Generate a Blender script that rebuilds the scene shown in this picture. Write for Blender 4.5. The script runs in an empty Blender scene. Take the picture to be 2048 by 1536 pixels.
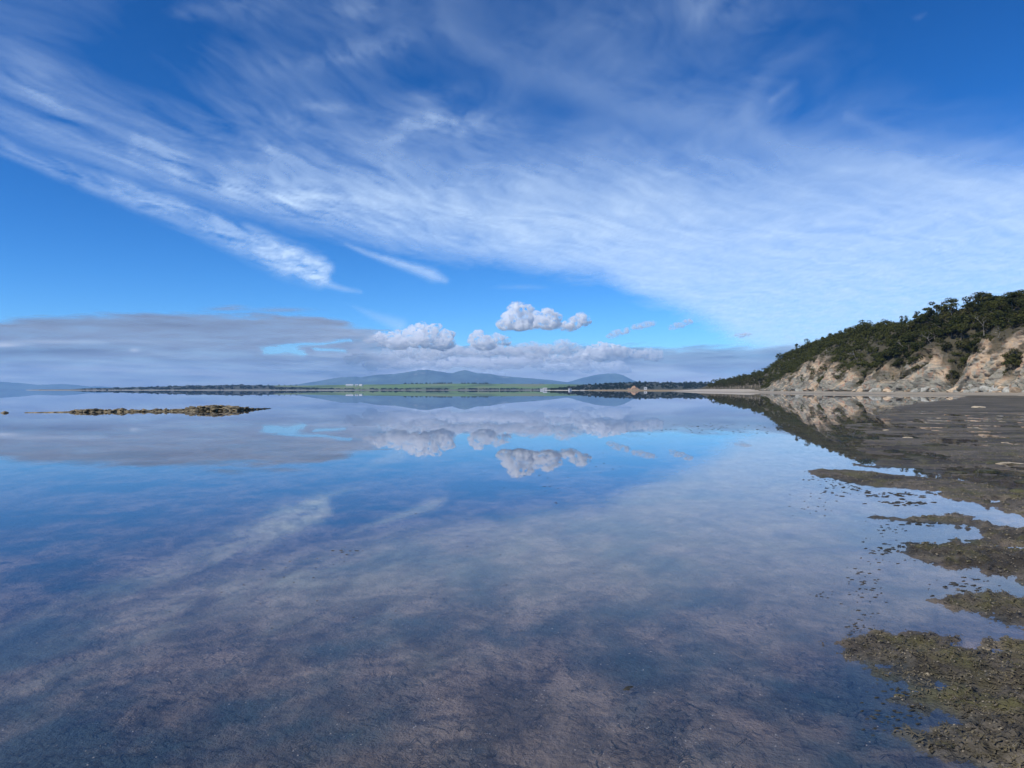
import bpy, bmesh, math, random
import numpy as np
from mathutils import Vector, Matrix

# ---------------------------------------------------------------- camera, world, sun, exposure
sc = bpy.context.scene
col = sc.collection
EYE = 1.6                      # eye height over the water, metres
FPX, CX, CY, HOR = 1538.0, 1024.0, 768.0, 779.5
PITCH = math.atan((HOR - CY) / FPX)
cam_d = bpy.data.cameras.new('camera')
cam_d.sensor_width = 36.0
cam_d.lens = 36.0 * FPX / 2048.0
cam_d.clip_start = 0.1
cam_d.clip_end = 600000.0
cam = bpy.data.objects.new('camera', cam_d)
col.objects.link(cam)
cam.location = (0, 0, EYE)
cam.rotation_euler = (math.pi / 2 + PITCH, 0, 0)
sc.camera = cam

SUN_AZ, SUN_EL = math.radians(-124), math.radians(44)     # azimuth from +Y towards +X
sun_dir = Vector((math.sin(SUN_AZ) * math.cos(SUN_EL), math.cos(SUN_AZ) * math.cos(SUN_EL), math.sin(SUN_EL)))
world = bpy.data.worlds.new('World')
sc.world = world
world.use_nodes = True
wn = world.node_tree
wn.nodes.clear()
w_out = wn.nodes.new('ShaderNodeOutputWorld')
w_bg = wn.nodes.new('ShaderNodeBackground')
w_sky = wn.nodes.new('ShaderNodeTexSky')
w_sky.sky_type = 'NISHITA'
w_sky.sun_disc = False
w_sky.sun_elevation = SUN_EL
w_sky.sun_rotation = SUN_AZ
w_sky.air_density = 0.7
w_sky.dust_density = 0.0
w_sky.ozone_density = 4.0
w_gam = wn.nodes.new('ShaderNodeGamma')
w_gam.inputs[1].default_value = 1.28
w_hsv = wn.nodes.new('ShaderNodeHueSaturation')
w_hsv.inputs['Saturation'].default_value = 1.18
w_hsv.inputs['Value'].default_value = 0.78
wn.links.new(w_sky.outputs[0], w_gam.inputs[0])
wn.links.new(w_gam.outputs[0], w_hsv.inputs['Color'])
w_tint = wn.nodes.new('ShaderNodeMix')
w_tint.data_type = 'RGBA'
w_tint.blend_type = 'MULTIPLY'
w_tint.inputs[0].default_value = 1.0
w_tint.inputs[7].default_value = (0.80, 1.06, 1.20, 1)
wn.links.new(w_hsv.outputs[0], w_tint.inputs[6])
wn.links.new(w_tint.outputs[2], w_bg.inputs[0])
w_bg.inputs[1].default_value = 0.10
wn.links.new(w_bg.outputs[0], w_out.inputs[0])

sun_d = bpy.data.lights.new('sun', 'SUN')
sun_d.energy = 4.9
sun_d.angle = math.radians(0.53)
sun_d.color = (1.0, 0.95, 0.88)
sun = bpy.data.objects.new('sun', sun_d)
col.objects.link(sun)
sun.rotation_euler = (-sun_dir).to_track_quat('-Z', 'Y').to_euler()
sun.location = (0, 0, 400)

sc.render.engine = 'CYCLES'
sc.view_settings.view_transform = 'Standard'
sc.view_settings.look = 'None'
sc.view_settings.gamma = 1.0
sc.view_settings.exposure = 0.0
sc.view_settings.use_curve_mapping = False
cy = sc.cycles
cy.use_denoising = True
cy.max_bounces = 26
cy.diffuse_bounces = 3
cy.glossy_bounces = 4
cy.transmission_bounces = 4
cy.transparent_max_bounces = 24
cy.volume_bounces = 24
cy.use_adaptive_sampling = True
cy.adaptive_threshold = 0.015
cy.sample_clamp_indirect = 6.0
cy.caustics_reflective = False
cy.caustics_refractive = False

# ---------------------------------------------------------------- helpers
def ray(px, py):
    """direction through a photograph pixel"""
    x, y, z = px - CX, FPX, CY - py
    c, s = math.cos(PITCH), math.sin(PITCH)
    return Vector((x, y * c - z * s, y * s + z * c))

def at(px, py, dist):
    """point at forward distance dist seen through a pixel"""
    d = ray(px, py)
    return Vector((0, 0, EYE)) + d * (dist / d.y)

def ground(px, py, z=0.0):
    d = ray(px, py)
    return Vector((0, 0, EYE)) + d * ((z - EYE) / d.z)

def X(px, dist):
    return (px - CX) / FPX * dist

def hgt(py, dist):
    return EYE + (HOR - py) / FPX * dist

def _hash(ix, iy, iz, seed):
    h = (ix.astype(np.int64) * 374761393 + iy.astype(np.int64) * 668265263 + iz.astype(np.int64) * 2147483647 // 7 + seed * 974634777) & 0xFFFFFFFF
    h = ((h ^ (h >> 13)) * 1274126177) & 0xFFFFFFFF
    h = ((h ^ (h >> 16)) * 2246822519) & 0xFFFFFFFF
    return (h ^ (h >> 15)) & 0xFFFFFFFF

def noise2(x, y, seed=0):
    """gradient noise, about -1..1"""
    x = np.asarray(x, float); y = np.asarray(y, float)
    x0 = np.floor(x); y0 = np.floor(y)
    fx = x - x0; fy = y - y0
    ux = fx * fx * fx * (fx * (fx * 6 - 15) + 10); uy = fy * fy * fy * (fy * (fy * 6 - 15) + 10)
    zz = np.zeros_like(x0)
    def g(dx, dy):
        a = _hash(x0 + dx, y0 + dy, zz, seed) / 4294967296.0 * 6.2831853
        return np.cos(a) * (fx - dx) + np.sin(a) * (fy - dy)
    a = g(0, 0) * (1 - ux) + g(1, 0) * ux
    b = g(0, 1) * (1 - ux) + g(1, 1) * ux
    return (a * (1 - uy) + b * uy) * 1.5

def noise3(x, y, z, seed=0):
    """value noise in 3-D, -1..1"""
    x0 = np.floor(x); y0 = np.floor(y); z0 = np.floor(z)
    f = [x - x0, y - y0, z - z0]
    u = [a * a * (3 - 2 * a) for a in f]
    r = 0
    for dx in (0, 1):
        for dy in (0, 1):
            for dz in (0, 1):
                w = (u[0] if dx else 1 - u[0]) * (u[1] if dy else 1 - u[1]) * (u[2] if dz else 1 - u[2])
                r = r + w * (_hash(x0 + dx, y0 + dy, z0 + dz, seed) / 2147483648.0 - 1.0)
    return r

def fbm2(x, y, octaves=5, seed=0, gain=0.5, lac=2.03):
    r = 0; a = 1.0; n = 0
    for o in range(octaves):
        r = r + a * noise2(x, y, seed + o * 17); n += a
        x = x * lac + 13.7; y = y * lac - 7.1; a *= gain
    return r / n

def fbm3(x, y, z, octaves=4, seed=0, gain=0.5):
    r = 0; a = 1.0; n = 0
    for o in range(octaves):
        r = r + a * noise3(x, y, z, seed + o * 17); n += a
        x = x * 2.03 + 3.1; y = y * 2.03 - 1.7; z = z * 2.03 + 5.3; a *= gain
    return r / n

def sstep(a, b, x):
    t = np.clip((np.asarray(x, float) - a) / (b - a), 0, 1)
    return t * t * (3 - 2 * t)

def polyline_dist(px, py, pts):
    """distance to a polyline and the position along it (0..1)"""
    best = np.full(px.shape, 1e18); par = np.zeros(px.shape)
    pts = [np.array(p, float) for p in pts]
    n = len(pts) - 1
    for i in range(n):
        a, b = pts[i], pts[i + 1]
        d = b - a; L = d.dot(d)
        t = np.clip(((px - a[0]) * d[0] + (py - a[1]) * d[1]) / L, 0, 1)
        dd = np.hypot(px - a[0] - t * d[0], py - a[1] - t * d[1])
        m = dd < best
        best = np.where(m, dd, best); par = np.where(m, (i + t) / n, par)
    return best, par

def in_poly(px, py, pts):
    r = np.zeros(px.shape, bool)
    n = len(pts)
    for i in range(n):
        x1, y1 = pts[i]; x2, y2 = pts[(i + 1) % n]
        c = ((y1 > py) != (y2 > py)) & (px < (x2 - x1) * (py - y1) / (y2 - y1 + 1e-12) + x1)
        r ^= c
    return r

def mesh_np(name, verts, faces, mats=(), smooth=True):
    """mesh from numpy arrays; faces is an (n,3) or (n,4) int array"""
    verts = np.asarray(verts, np.float32); faces = np.asarray(faces, np.int32)
    k = faces.shape[1]
    me = bpy.data.meshes.new(name)
    me.vertices.add(len(verts)); me.vertices.foreach_set('co', verts.ravel())
    me.loops.add(faces.size); me.loops.foreach_set('vertex_index', faces.ravel())
    me.polygons.add(len(faces))
    me.polygons.foreach_set('loop_start', np.arange(0, faces.size, k, dtype=np.int32))
    me.polygons.foreach_set('loop_total', np.full(len(faces), k, np.int32))
    me.update(calc_edges=True)
    if smooth:
        me.polygons.foreach_set('use_smooth', np.ones(len(faces), bool))
    for m in mats:
        me.materials.append(m)
    me.validate()
    return me

def grid_faces(nr, nc, wrap=False):
    r = np.arange(nr - 1)[:, None]; c = np.arange(nc if wrap else nc - 1)[None, :]
    c2 = (c + 1) % nc
    return np.stack([r * nc + c, r * nc + c2, (r + 1) * nc + c2, (r + 1) * nc + c], -1).reshape(-1, 4)

def attr(me, name, vals):
    a = me.attributes.new(name, 'FLOAT', 'POINT')
    a.data.foreach_set('value', np.asarray(vals, np.float32).ravel())

def add(name, me, parent=None, label=None, cat=None, group=None, kind=None, loc=None):
    o = bpy.data.objects.new(name, me)
    col.objects.link(o)
    if parent: o.parent = parent
    if label: o['label'] = label
    if cat: o['category'] = cat
    if group: o['group'] = group
    if kind: o['kind'] = kind
    if loc is not None: o.location = loc
    return o

class NT:
    """short-hand for building a node material"""
    def __init__(self, name):
        self.m = bpy.data.materials.new(name); self.m.use_nodes = True
        self.t = self.m.node_tree; self.t.nodes.clear()
        self.out = self.t.nodes.new('ShaderNodeOutputMaterial')
    def n(self, kind, **kw):
        nd = self.t.nodes.new('ShaderNode' + kind)
        for k, v in kw.items():
            if k.startswith('i_'):
                key = k[2:]
                key = int(key) if key.isdigit() else key.replace('_', ' ')
                if hasattr(v, 'is_output'): self.t.links.new(v, nd.inputs[key])
                else: nd.inputs[key].default_value = v
            else: setattr(nd, k, v)
        return nd
    def link(self, a, b): self.t.links.new(a, b)
    def math(self, op, a, b=0.0, clamp=False):
        nd = self.t.nodes.new('ShaderNodeMath'); nd.operation = op; nd.use_clamp = clamp
        for i, v in enumerate((a, b)):
            if hasattr(v, 'is_output'): self.t.links.new(v, nd.inputs[i])
            else: nd.inputs[i].default_value = v
        return nd.outputs[0]
    def mix(self, f, a, b):
        nd = self.t.nodes.new('ShaderNodeMix'); nd.data_type = 'RGBA'
        for i, v in ((0, f), (6, a), (7, b)):
            if hasattr(v, 'is_output'): self.t.links.new(v, nd.inputs[i])
            elif i == 0: nd.inputs[i].default_value = v
            else: nd.inputs[i].default_value = (*v, 1)
        return nd.outputs[2]
    def ramp(self, f, stops, interp='LINEAR'):
        nd = self.t.nodes.new('ShaderNodeValToRGB'); r = nd.color_ramp; r.interpolation = interp
        while len(r.elements) < len(stops): r.elements.new(0.5)
        for e, (p, c) in zip(r.elements, stops):
            e.position = p; e.color = (*c, 1) if not isinstance(c, (int, float)) else (c, c, c, 1)
        self.t.links.new(f, nd.inputs[0])
        return nd.outputs[0]
    def noise(self, vec, scale, detail=5, rough=0.55, dist=0.0):
        nd = self.n('TexNoise', i_Scale=scale, i_Detail=detail, i_Roughness=rough, i_Distortion=dist)
        if vec is not None: self.t.links.new(vec, nd.inputs['Vector'])
        return nd.outputs[0]
    def pos(self): return self.n('NewGeometry').outputs['Position']
    def obj(self): return self.n('TexCoord').outputs['Object']
    def scaled(self, vec, s):
        nd = self.n('Mapping'); self.t.links.new(vec, nd.inputs[0]); nd.inputs['Scale'].default_value = s
        return nd.outputs[0]
    def attr(self, name): return self.n('Attribute', attribute_name=name).outputs['Fac']
    def surf(self, s): self.t.links.new(s, self.out.inputs['Surface']); return self.m
    def principled(self, color, rough=0.8, bump=None, bump_d=0.1, bump_s=1.0, **kw):
        p = self.n('BsdfPrincipled')
        if hasattr(color, 'is_output'): self.link(color, p.inputs['Base Color'])
        else: p.inputs['Base Color'].default_value = (*color, 1)
        if hasattr(rough, 'is_output'): self.link(rough, p.inputs['Roughness'])
        else: p.inputs['Roughness'].default_value = rough
        if bump is not None:
            b = self.n('Bump', i_Distance=bump_d, i_Strength=bump_s, i_Height=bump)
            self.link(b.outputs[0], p.inputs['Normal'])
        for k, v in kw.items(): p.inputs[k.replace('_', ' ')].default_value = v
        return self.surf(p.outputs[0])
# ---------------------------------------------------------------- high cirrus veil: a real sheet 12 km up
def polar_sheet(alt, el_rows, az_cols):
    az = np.radians(az_cols)[None, :]; el = np.radians(el_rows)[:, None]
    d = alt / np.tan(el)
    x = np.sin(az) * d; y = np.cos(az) * d
    z = np.full_like(x, alt + EYE)
    return x, y, z

def view_px(x, y, z):
    """where points in front would fall on the photograph (for authoring); far points behind get a large value"""
    z = z - EYE
    c, s = math.cos(PITCH), math.sin(PITCH)
    yy = y * c + z * s; zz = -y * s + z * c
    ok = yy > 0.05 * np.sqrt(x * x + y * y + z * z)
    yy = np.where(ok, yy, 1)
    return np.where(ok, CX + FPX * x / yy, 1e6 * np.sign(x)), np.where(ok, CY - FPX * zz / yy, -1e6)

def cirrus():
    alt = 12000.0
    front = np.arange(-39, 39.01, 0.11)
    az = np.concatenate([np.arange(-180, -39, 3.0), front, np.arange(42, 180, 3.0)])
    el = np.concatenate([np.arange(2.6, 31, 0.11), np.arange(31.5, 60, 1.5), np.arange(62, 90, 5.0), [89.9]])
    x, y, z = polar_sheet(alt, el, az)
    X_, Y_ = view_px(x, y, z)
    u, v = x / alt, y / alt
    # winds: streak noise, long along the wind, bending from left to right
    ang = np.radians(62 - 14 * np.clip(u, -2, 3))
    wu = u + 0.16 * fbm2(u * 1.3, v * 1.0, 3, 5); wv = v + 0.35 * fbm2(u * 1.3 + 9, v * 1.0, 3, 6)
    def rot(a):
        return wu * math.cos(a) + wv * math.sin(a), -wu * math.sin(a) + wv * math.cos(a)
    n_str = 0
    for k, a in enumerate((30, 50, 75)):
        p, q = rot(math.radians(a))
        n = fbm2(p * 0.55, q * 3.4, 6, 20 + k, 0.56)
        w = np.clip(1 - np.abs(np.degrees(ang) - a) / 24.0, 0, 1) + 1e-3
        n_str = n_str + w * n
        ws = w if k == 0 else ws + w
    n_str = n_str / ws
    n_fib = 0
    for k, a in enumerate((30, 50, 75)):
        p, q = rot(math.radians(a))
        w = np.clip(1 - np.abs(np.degrees(ang) - a) / 24.0, 0, 1) + 1e-3
        n_fib = n_fib + w * (fbm2(p * 1.5, q * 11.0, 5, 90 + k, 0.62))
    n_fib = n_fib / ws
    p, q = rot(math.radians(48)); n_rdg = 0.62 - 2.2 * np.abs(fbm2(p * 0.8, q * 4.5, 5, 98, 0.55))
    n_mot = fbm2(wu * 2.3, wv * 1.15, 6, 41, 0.58)
    n_fine = fbm2(wu * 9.0 + n_mot * 0.8, wv * 4.2, 5, 77, 0.6)
    n_rip = fbm2(wu * 5.2 + wv * 1.5, wv * 0.9 - wu * 2.8, 4, 55, 0.5)
    def G(cx, cy, rx, ry, rotd=0.0):
        a = math.radians(rotd); dx = X_ - cx; dy = Y_ - cy
        p = dx * math.cos(a) + dy * math.sin(a); q = -dx * math.sin(a) + dy * math.cos(a)
        return np.exp(-((p / rx) ** 2 + (q / ry) ** 2))
    jx = X_ + 26 * n_mot + 12 * n_fine; jy = Y_ + 15 * n_mot + 10 * n_str + 8 * n_fine
    def S(pts, w0, w1, amp0, amp1, soft=1.0, j=1.0):
        d, t = polyline_dist(X_ + (jx - X_) * j, Y_ + (jy - Y_) * j, pts)
        w = w0 + (w1 - w0) * t
        return (amp0 + (amp1 - amp0) * t) * np.exp(-(d / w) ** 2 * soft)
    # lower-left edge of the veil: nothing below this line
    edge = np.interp(X_, [-900, -300, 0, 230, 355, 470, 600, 690, 790, 900, 1000, 1120, 1205, 1270, 1330, 1400, 1480, 1600, 2600],
                     [-80, 150, 280, 352, 395, 432, 462, 476, 500, 520, 528, 546, 556, 592, 612, 640, 690, 740, 760])
    inside = sstep(26, -44, (Y_ + 20 * n_mot + 13 * n_fine + 9 * n_str) - edge)
    # broad veil, brighter and smoother towards the lower right
    rightness = sstep(300, 1350, X_)
    low = sstep(0, 1, (Y_ - (60 + 0.03 * X_)) / 420.0)
    veil = 0.16 + 0.20 * low * (1 - 0.3 * rightness) + 0.52 * rightness * sstep(220, 470, Y_ + 40 * n_str - 0.03 * (X_ - 1200))
    veil = veil - 0.20 * G(1990, 60, 330, 190) - 0.22 * G(345, 60, 130, 80, 20) - 0.14 * G(1110, 225, 90, 60) - 0.09 * G(880, 160, 170, 24, -12) - 0.16 * G(230, 130, 130, 40, 20)
    veil = veil + 0.10 * G(1100, 90, 260, 90) + 0.14 * G(60, 170, 150, 60, 20)
    tex = 1.0 + (1.05 - 0.85 * rightness * sstep(150, 420, Y_)) * (0.9 * n_str + 0.85 * n_mot + 0.45 * n_fine)
    a = np.clip(veil, 0, 1) * np.clip(tex * 1.25 - 0.22 + (1.1 - 0.7 * rightness) * n_fib + (0.5 - 0.4 * rightness) * n_rdg, 0.04, 2.6)
    pat = 0
    for (cx, cy, rx, ry, r_, am) in [(880, 242, 105, 26, 4, .42), (800, 275, 40, 12, -8, .2), (740, 100, 90, 24, -14, .34), (690, 118, 40, 10, -8, .2),
            (645, 213, 48, 11, 4, .32), (375, 25, 42, 16, 2, .30), (485, 20, 60, 34, 0, .22), (700, 20, 70, 26, 0, .24), (465, 376, 34, 13, 10, .40),
            (610, 400, 90, 22, 4, .34), (860, 190, 60, 14, -6, .22), (330, 310, 60, 26, 30, .26), (350, 350, 30, 18, 40, .22), (110, 205, 60, 18, 30, .26),
            (60, 150, 40, 30, 30, .20), (560, 235, 70, 16, 10, .16), (400, 105, 90, 30, 0, .16), (570, 130, 90, 26, -4, .14), (1440, 20, 90, 36, 0, .26),
            (1520, 50, 36, 14, -15, .18), (1840, 30, 18, 9, -20, .34), (1225, 40, 60, 26, 0, .10), (540, 300, 22, 12, 50, .2), (270, 290, 14, 34, 15, .2),
            (1100, 530, 60, 12, 4, .24), (1290, 584, 46, 12, 12, .22), (1250, 565, 46, 10, 10, .2), (985, 520, 60, 10, 3, .16)]:
        pat = pat + am * G(cx + 0, cy, rx, ry, r_)
    a = a + pat * np.clip(0.75 + 1.2 * n_mot + 1.5 * n_fine + 0.5 * n_str + 0.8 * n_fib, 0, 2.2)
    a = a + S([(890, 50), (1040, 140), (1250, 212), (1500, 258), (1700, 322), (1900, 356), (2300, 400)], 24, 52, .14, .32) \
          + S([(1490, 225), (1530, 150), (1600, 105), (1660, 70)], 20, 16, .16, .05, j=0.45) + S([(1545, 200), (1590, 165)], 8, 8, .2, .1, j=0.3) \
          + S([(1700, 235), (1800, 275), (2000, 300), (2300, 330)], 12, 22, .12, .06) \
          + S([(540, 292), (640, 340), (760, 380), (900, 430), (1060, 470)], 10, 20, .26, .12) + S([(300, 285), (420, 320), (560, 345)], 14, 16, .22, .12) \
          + S([(690, 350), (860, 395), (1050, 430), (1250, 460)], 14, 24, .18, .08)
    a = a * inside * sstep(-60, 300, (X_ + 2.2 * (700 - Y_)))
    # the two trailing streaks over the open blue
    A = [(-300, 150), (-80, 256), (0, 288), (120, 337), (230, 378), (355, 424), (470, 472), (560, 512), (630, 540), (672, 560)]
    dA, tA = polyline_dist(X_ + 4 * n_fine + 5 * n_rip, Y_ + 5 * n_rip + 4 * n_fine, A)
    wA = np.interp(tA, [0, .3, .6, .8, .95, 1], [20, 20, 30, 34, 26, 14])
    ampA = np.interp(tA, [0, .2, .45, .65, .8, .92, 1], [.54, .56, .58, .64, .95, 1.2, 1.0])
    fall = np.exp(-np.maximum(dA / wA - 0.35, 0) ** 2 * 2.6)
    fall = fall * np.clip(0.72 + 0.6 * n_rip + 0.7 * n_fine + 0.4 * n_str + 0.7 * n_fib, 0.08, 1.6)
    a = np.maximum(a, ampA * fall * sstep(668, 650, X_ + 6 * n_fine) + 0.25 * a * (fall > 0.2))
    def hook(pts, w0, w1, am0, am1):
        d, t = polyline_dist(X_ + 2.5 * n_fine, Y_ + 3 * n_fine, pts)
        w = w0 + (w1 - w0) * t
        return (am0 + (am1 - am0) * t) * np.exp(-(d / w) ** 2)
    a = np.maximum(a, hook([(655, 536), (632, 552), (650, 566), (690, 579), (722, 584)], 11, 3.5, .75, .22))
    B = [(690, 488), (740, 508), (800, 528), (860, 548), (890, 560)]
    dB, tB = polyline_dist(X_ + 3 * n_fine, Y_ + 3 * n_fine + 2 * n_rip, B)
    wB = np.interp(tB, [0, .4, .8, 1], [3.5, 7, 12, 7]); ampB = np.interp(tB, [0, .3, .8, 1], [.26, .5, .66, .42])
    a = np.maximum(a, ampB * np.exp(-(dB / wB) ** 2) * np.clip(1 + 0.5 * n_fine, 0.3, 1.4) + 0.4 * a * (dB < wB))
    a = np.maximum(a, hook([(705, 612), (735, 626), (770, 640), (800, 652)], 4, 14, .10, .42))
    a = np.maximum(a, 0.16 * G(1045, 574, 55, 5) * (1 + n_fine)) ; a = np.maximum(a, 0.10 * G(175, 370, 24, 3, 10))
    # outside the picture the veil goes on, thinner
    outf = np.clip(np.maximum(np.maximum((np.abs(X_ - CX) - 1150) / 500, (-120 - Y_) / 500), 0), 0, 1)
    gen = np.clip(0.16 * (1 + 1.0 * n_str + 0.9 * n_mot), 0, 0.5)
    a = a * (1 - outf) + gen * outf * sstep(-1500, 500, X_)
    a = a * (0.50 + 0.30 * sstep(130, 430, Y_)) * (1 - 0.16 * G(800, 150, 600, 170))
    a = np.clip((a - 0.02) * 0.91, 0, 0.9)
    rows, cols = x.shape
    P = np.stack([x, y, z], -1).reshape(-1, 3)
    F = grid_faces(rows, cols, wrap=True)
    m = NT('cirrus_ice')
    dens = m.attr('ice_amount')
    v_ = m.scaled(m.pos(), (0.00064, 0.00026, 0.001))
    fine = m.noise(v_, 1.0, 4, 0.6)
    dens = m.math('MULTIPLY', dens, m.math('ADD', 0.82, m.math('MULTIPLY', fine, 0.36)), True)
    tr = m.n('BsdfTransparent'); tl = m.n('BsdfTranslucent'); df = m.n('BsdfDiffuse')
    for b in (tl, df): b.inputs[0].default_value = (0.72, 0.88, 0.95, 1)
    s1 = m.n('MixShader', i_0=0.12); m.link(tl.outputs[0], s1.inputs[1]); m.link(df.outputs[0], s1.inputs[2])
    s2 = m.n('MixShader'); m.link(dens, s2.inputs[0]); m.link(tr.outputs[0], s2.inputs[1]); m.link(s1.outputs[0], s2.inputs[2])
    me = mesh_np('cirrus_veil', P, F, [m.surf(s2.outputs[0])])
    attr(me, 'ice_amount', a.ravel())
    add('cirrus_veil', me, kind='stuff', label='thin white cirrus streaks spread across the blue sky', cat='cloud')
cirrus()
# ---------------------------------------------------------------- grey stratus bank: a deck 1.5 km up, beginning some 16 km out
def deck(name, alt, left, label):
    az = np.concatenate([np.arange(-180, -39, 3.0), np.arange(-39, 39.01, 0.10), np.arange(42, 180, 3.0)])
    el = np.concatenate([[0.35, 0.5, 0.7, 0.9] if left else [0.75, 0.9], np.arange(1.0, 7.0 if left else 4.6, 0.055)])
    x, y, z = polar_sheet(alt, el, az)
    z = z - (x * x + y * y) / (2 * 6371000.0)          # follows the curve of the earth down behind the horizon
    X_, Y_ = view_px(x, y, z)
    A_ = np.degrees(np.arctan2(x, y)); E_ = np.degrees(np.arctan2(z - EYE, np.hypot(x, y)))
    Xa = CX + 27.0 * A_; Ya = HOR - 26.84 * E_          # smooth all round: degrees as pixels
    front = np.abs(A_) < 39
    X_ = np.where(front, X_, Xa); Y_ = np.where(front, Y_, Ya)
    ks = 0.00009
    n1 = fbm2(x * ks * 1.2, y * ks * 0.55, 6, 301, 0.55)
    n2 = fbm2(x * ks * 5, y * ks * 1.6, 5, 311, 0.58)
    n3 = fbm2(X_ / 120.0, Y_ / 14.0, 5, 322, 0.55)
    edge = np.interp(X_, [-4000, -900, 0, 120, 300, 460, 600, 690, 745, 790, 900, 1100, 1300, 1450, 1600, 2300, 5000],
                     [690, 668, 640, 633, 628, 627, 631, 640, 654, 676, 688, 688, 692, 691, 688, 686, 690])
    wig = np.interp(X_, [0, 350, 500, 700, 1300, 1500], [7, 9, 14, 18, 10, 5])
    c = sstep(-5.0, 12.0, Y_ + wig * (1.3 * n2 + 0.9 * n3) + 5 * n1 - edge) * np.clip(0.93 + 0.25 * n3, .7, 1)
    side = sstep(800, 690, X_ + 30 * n3 + 14 * n2)
    if left: c = c * side
    else: c = c * (0.82 + 0.18 * sstep(690, 720, Y_)) * sstep(560, 760, X_)
    # detached shreds above the edge
    def G(cx, cy, rx, ry): return np.exp(-((X_ - cx) / rx) ** 2 - ((Y_ - cy) / ry) ** 2)
    shred = 0.5 * G(455, 617, 34, 4) + 0.55 * G(560, 619, 48, 4) + .35 * G(85, 632, 22, 2) + .4 * G(470, 611, 20, 3)
    if left: c = np.maximum(c, np.clip(shred * (1 + 1.2 * n3), 0, .8))
    # the gap of clear sky
    def L(pts, w): return np.exp(-(polyline_dist(X_ + 22 * n3 + 10 * n2, Y_ + 5.5 * n2 + 4.5 * n3, pts)[0] / w) ** 2)
    gap = np.clip(L([(540, 701), (600, 690), (660, 684), (706, 681)], 4.5) + L([(528, 702), (575, 700), (606, 706)], 7.0) + .9 * L([(632, 699), (690, 701)], 3.5) + .5 * L([(708, 682), (745, 679)], 3), 0, 1)
    c = c * (1 - 0.80 * sstep(0.1, 1.0, gap + 0.3 * n2))
    # shade of thick cloud, painted as a darker translucent colour
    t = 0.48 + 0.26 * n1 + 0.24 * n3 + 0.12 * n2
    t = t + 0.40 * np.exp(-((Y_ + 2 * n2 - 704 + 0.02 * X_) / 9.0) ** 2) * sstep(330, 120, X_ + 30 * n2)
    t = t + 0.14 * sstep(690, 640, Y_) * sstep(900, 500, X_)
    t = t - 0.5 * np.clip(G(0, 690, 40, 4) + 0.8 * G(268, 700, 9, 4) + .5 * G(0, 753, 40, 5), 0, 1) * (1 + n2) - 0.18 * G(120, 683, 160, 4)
    t = t - 0.22 * sstep(716, 745, Y_)  # haze lightening towards the horizon, put into the same tone
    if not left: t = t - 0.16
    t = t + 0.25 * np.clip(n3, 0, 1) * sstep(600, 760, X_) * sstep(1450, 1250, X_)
    P = np.stack([x, y, z + 40 * n1 + 14 * n2], -1).reshape(-1, 3)
    m = NT('stratus_vapour')
    cov = m.attr('cover'); th = m.attr('painted_shade')
    tr = m.n('BsdfTransparent'); tl = m.n('BsdfTranslucent'); df = m.n('BsdfDiffuse')
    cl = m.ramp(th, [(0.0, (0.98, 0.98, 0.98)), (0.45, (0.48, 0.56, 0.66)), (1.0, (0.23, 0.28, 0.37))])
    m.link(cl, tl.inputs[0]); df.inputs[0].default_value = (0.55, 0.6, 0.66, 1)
    s1 = m.n('MixShader', i_0=0.45); m.link(tl.outputs[0], s1.inputs[1]); m.link(df.outputs[0], s1.inputs[2])
    s2 = m.n('MixShader'); m.link(cov, s2.inputs[0]); m.link(tr.outputs[0], s2.inputs[1]); m.link(s1.outputs[0], s2.inputs[2])
    me = mesh_np(name, P, grid_faces(*x.shape, wrap=True), [m.surf(s2.outputs[0])])
    attr(me, 'cover', c); attr(me, 'painted_shade', np.clip(t, 0, 1))
    add(name, me, kind='stuff', label=label, cat='cloud')
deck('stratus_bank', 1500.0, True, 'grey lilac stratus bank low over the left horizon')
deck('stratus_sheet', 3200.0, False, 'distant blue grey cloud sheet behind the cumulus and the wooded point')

# ---------------------------------------------------------------- cumulus: billowy closed bodies of homogeneous vapour
def cloud_mat(name, dens, feat, cut):
    """vapour whose density is frayed by noise, so that the edges come out ragged and soft"""
    m = NT(name)
    v = m.n('VolumePrincipled')
    v.inputs['Color'].default_value = (1.0, 1.0, 1.0, 1)
    v.inputs['Anisotropy'].default_value = 0.0
    n = m.noise(m.scaled(m.pos(), (1 / feat, 1 / feat, 1.3 / feat)), 1.0, 4, 0.65)
    d = m.math('MULTIPLY', m.math('SUBTRACT', n, cut), dens / 0.2, False)
    m.link(m.math('MINIMUM', m.math('MAXIMUM', d, 0.0), dens), v.inputs['Density'])
    m.link(v.outputs[0], m.out.inputs['Volume'])
    m.m.cycles.volume_step_rate = 1.0
    return m.m
VAP = cloud_mat('cumulus_vapour', 0.03, 190.0, 0.47)
VAP_MID = cloud_mat('layer_vapour', 0.009, 170.0, 0.45)
VAP_THIN = cloud_mat('fractus_vapour', 0.010, 120.0, 0.44)

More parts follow.
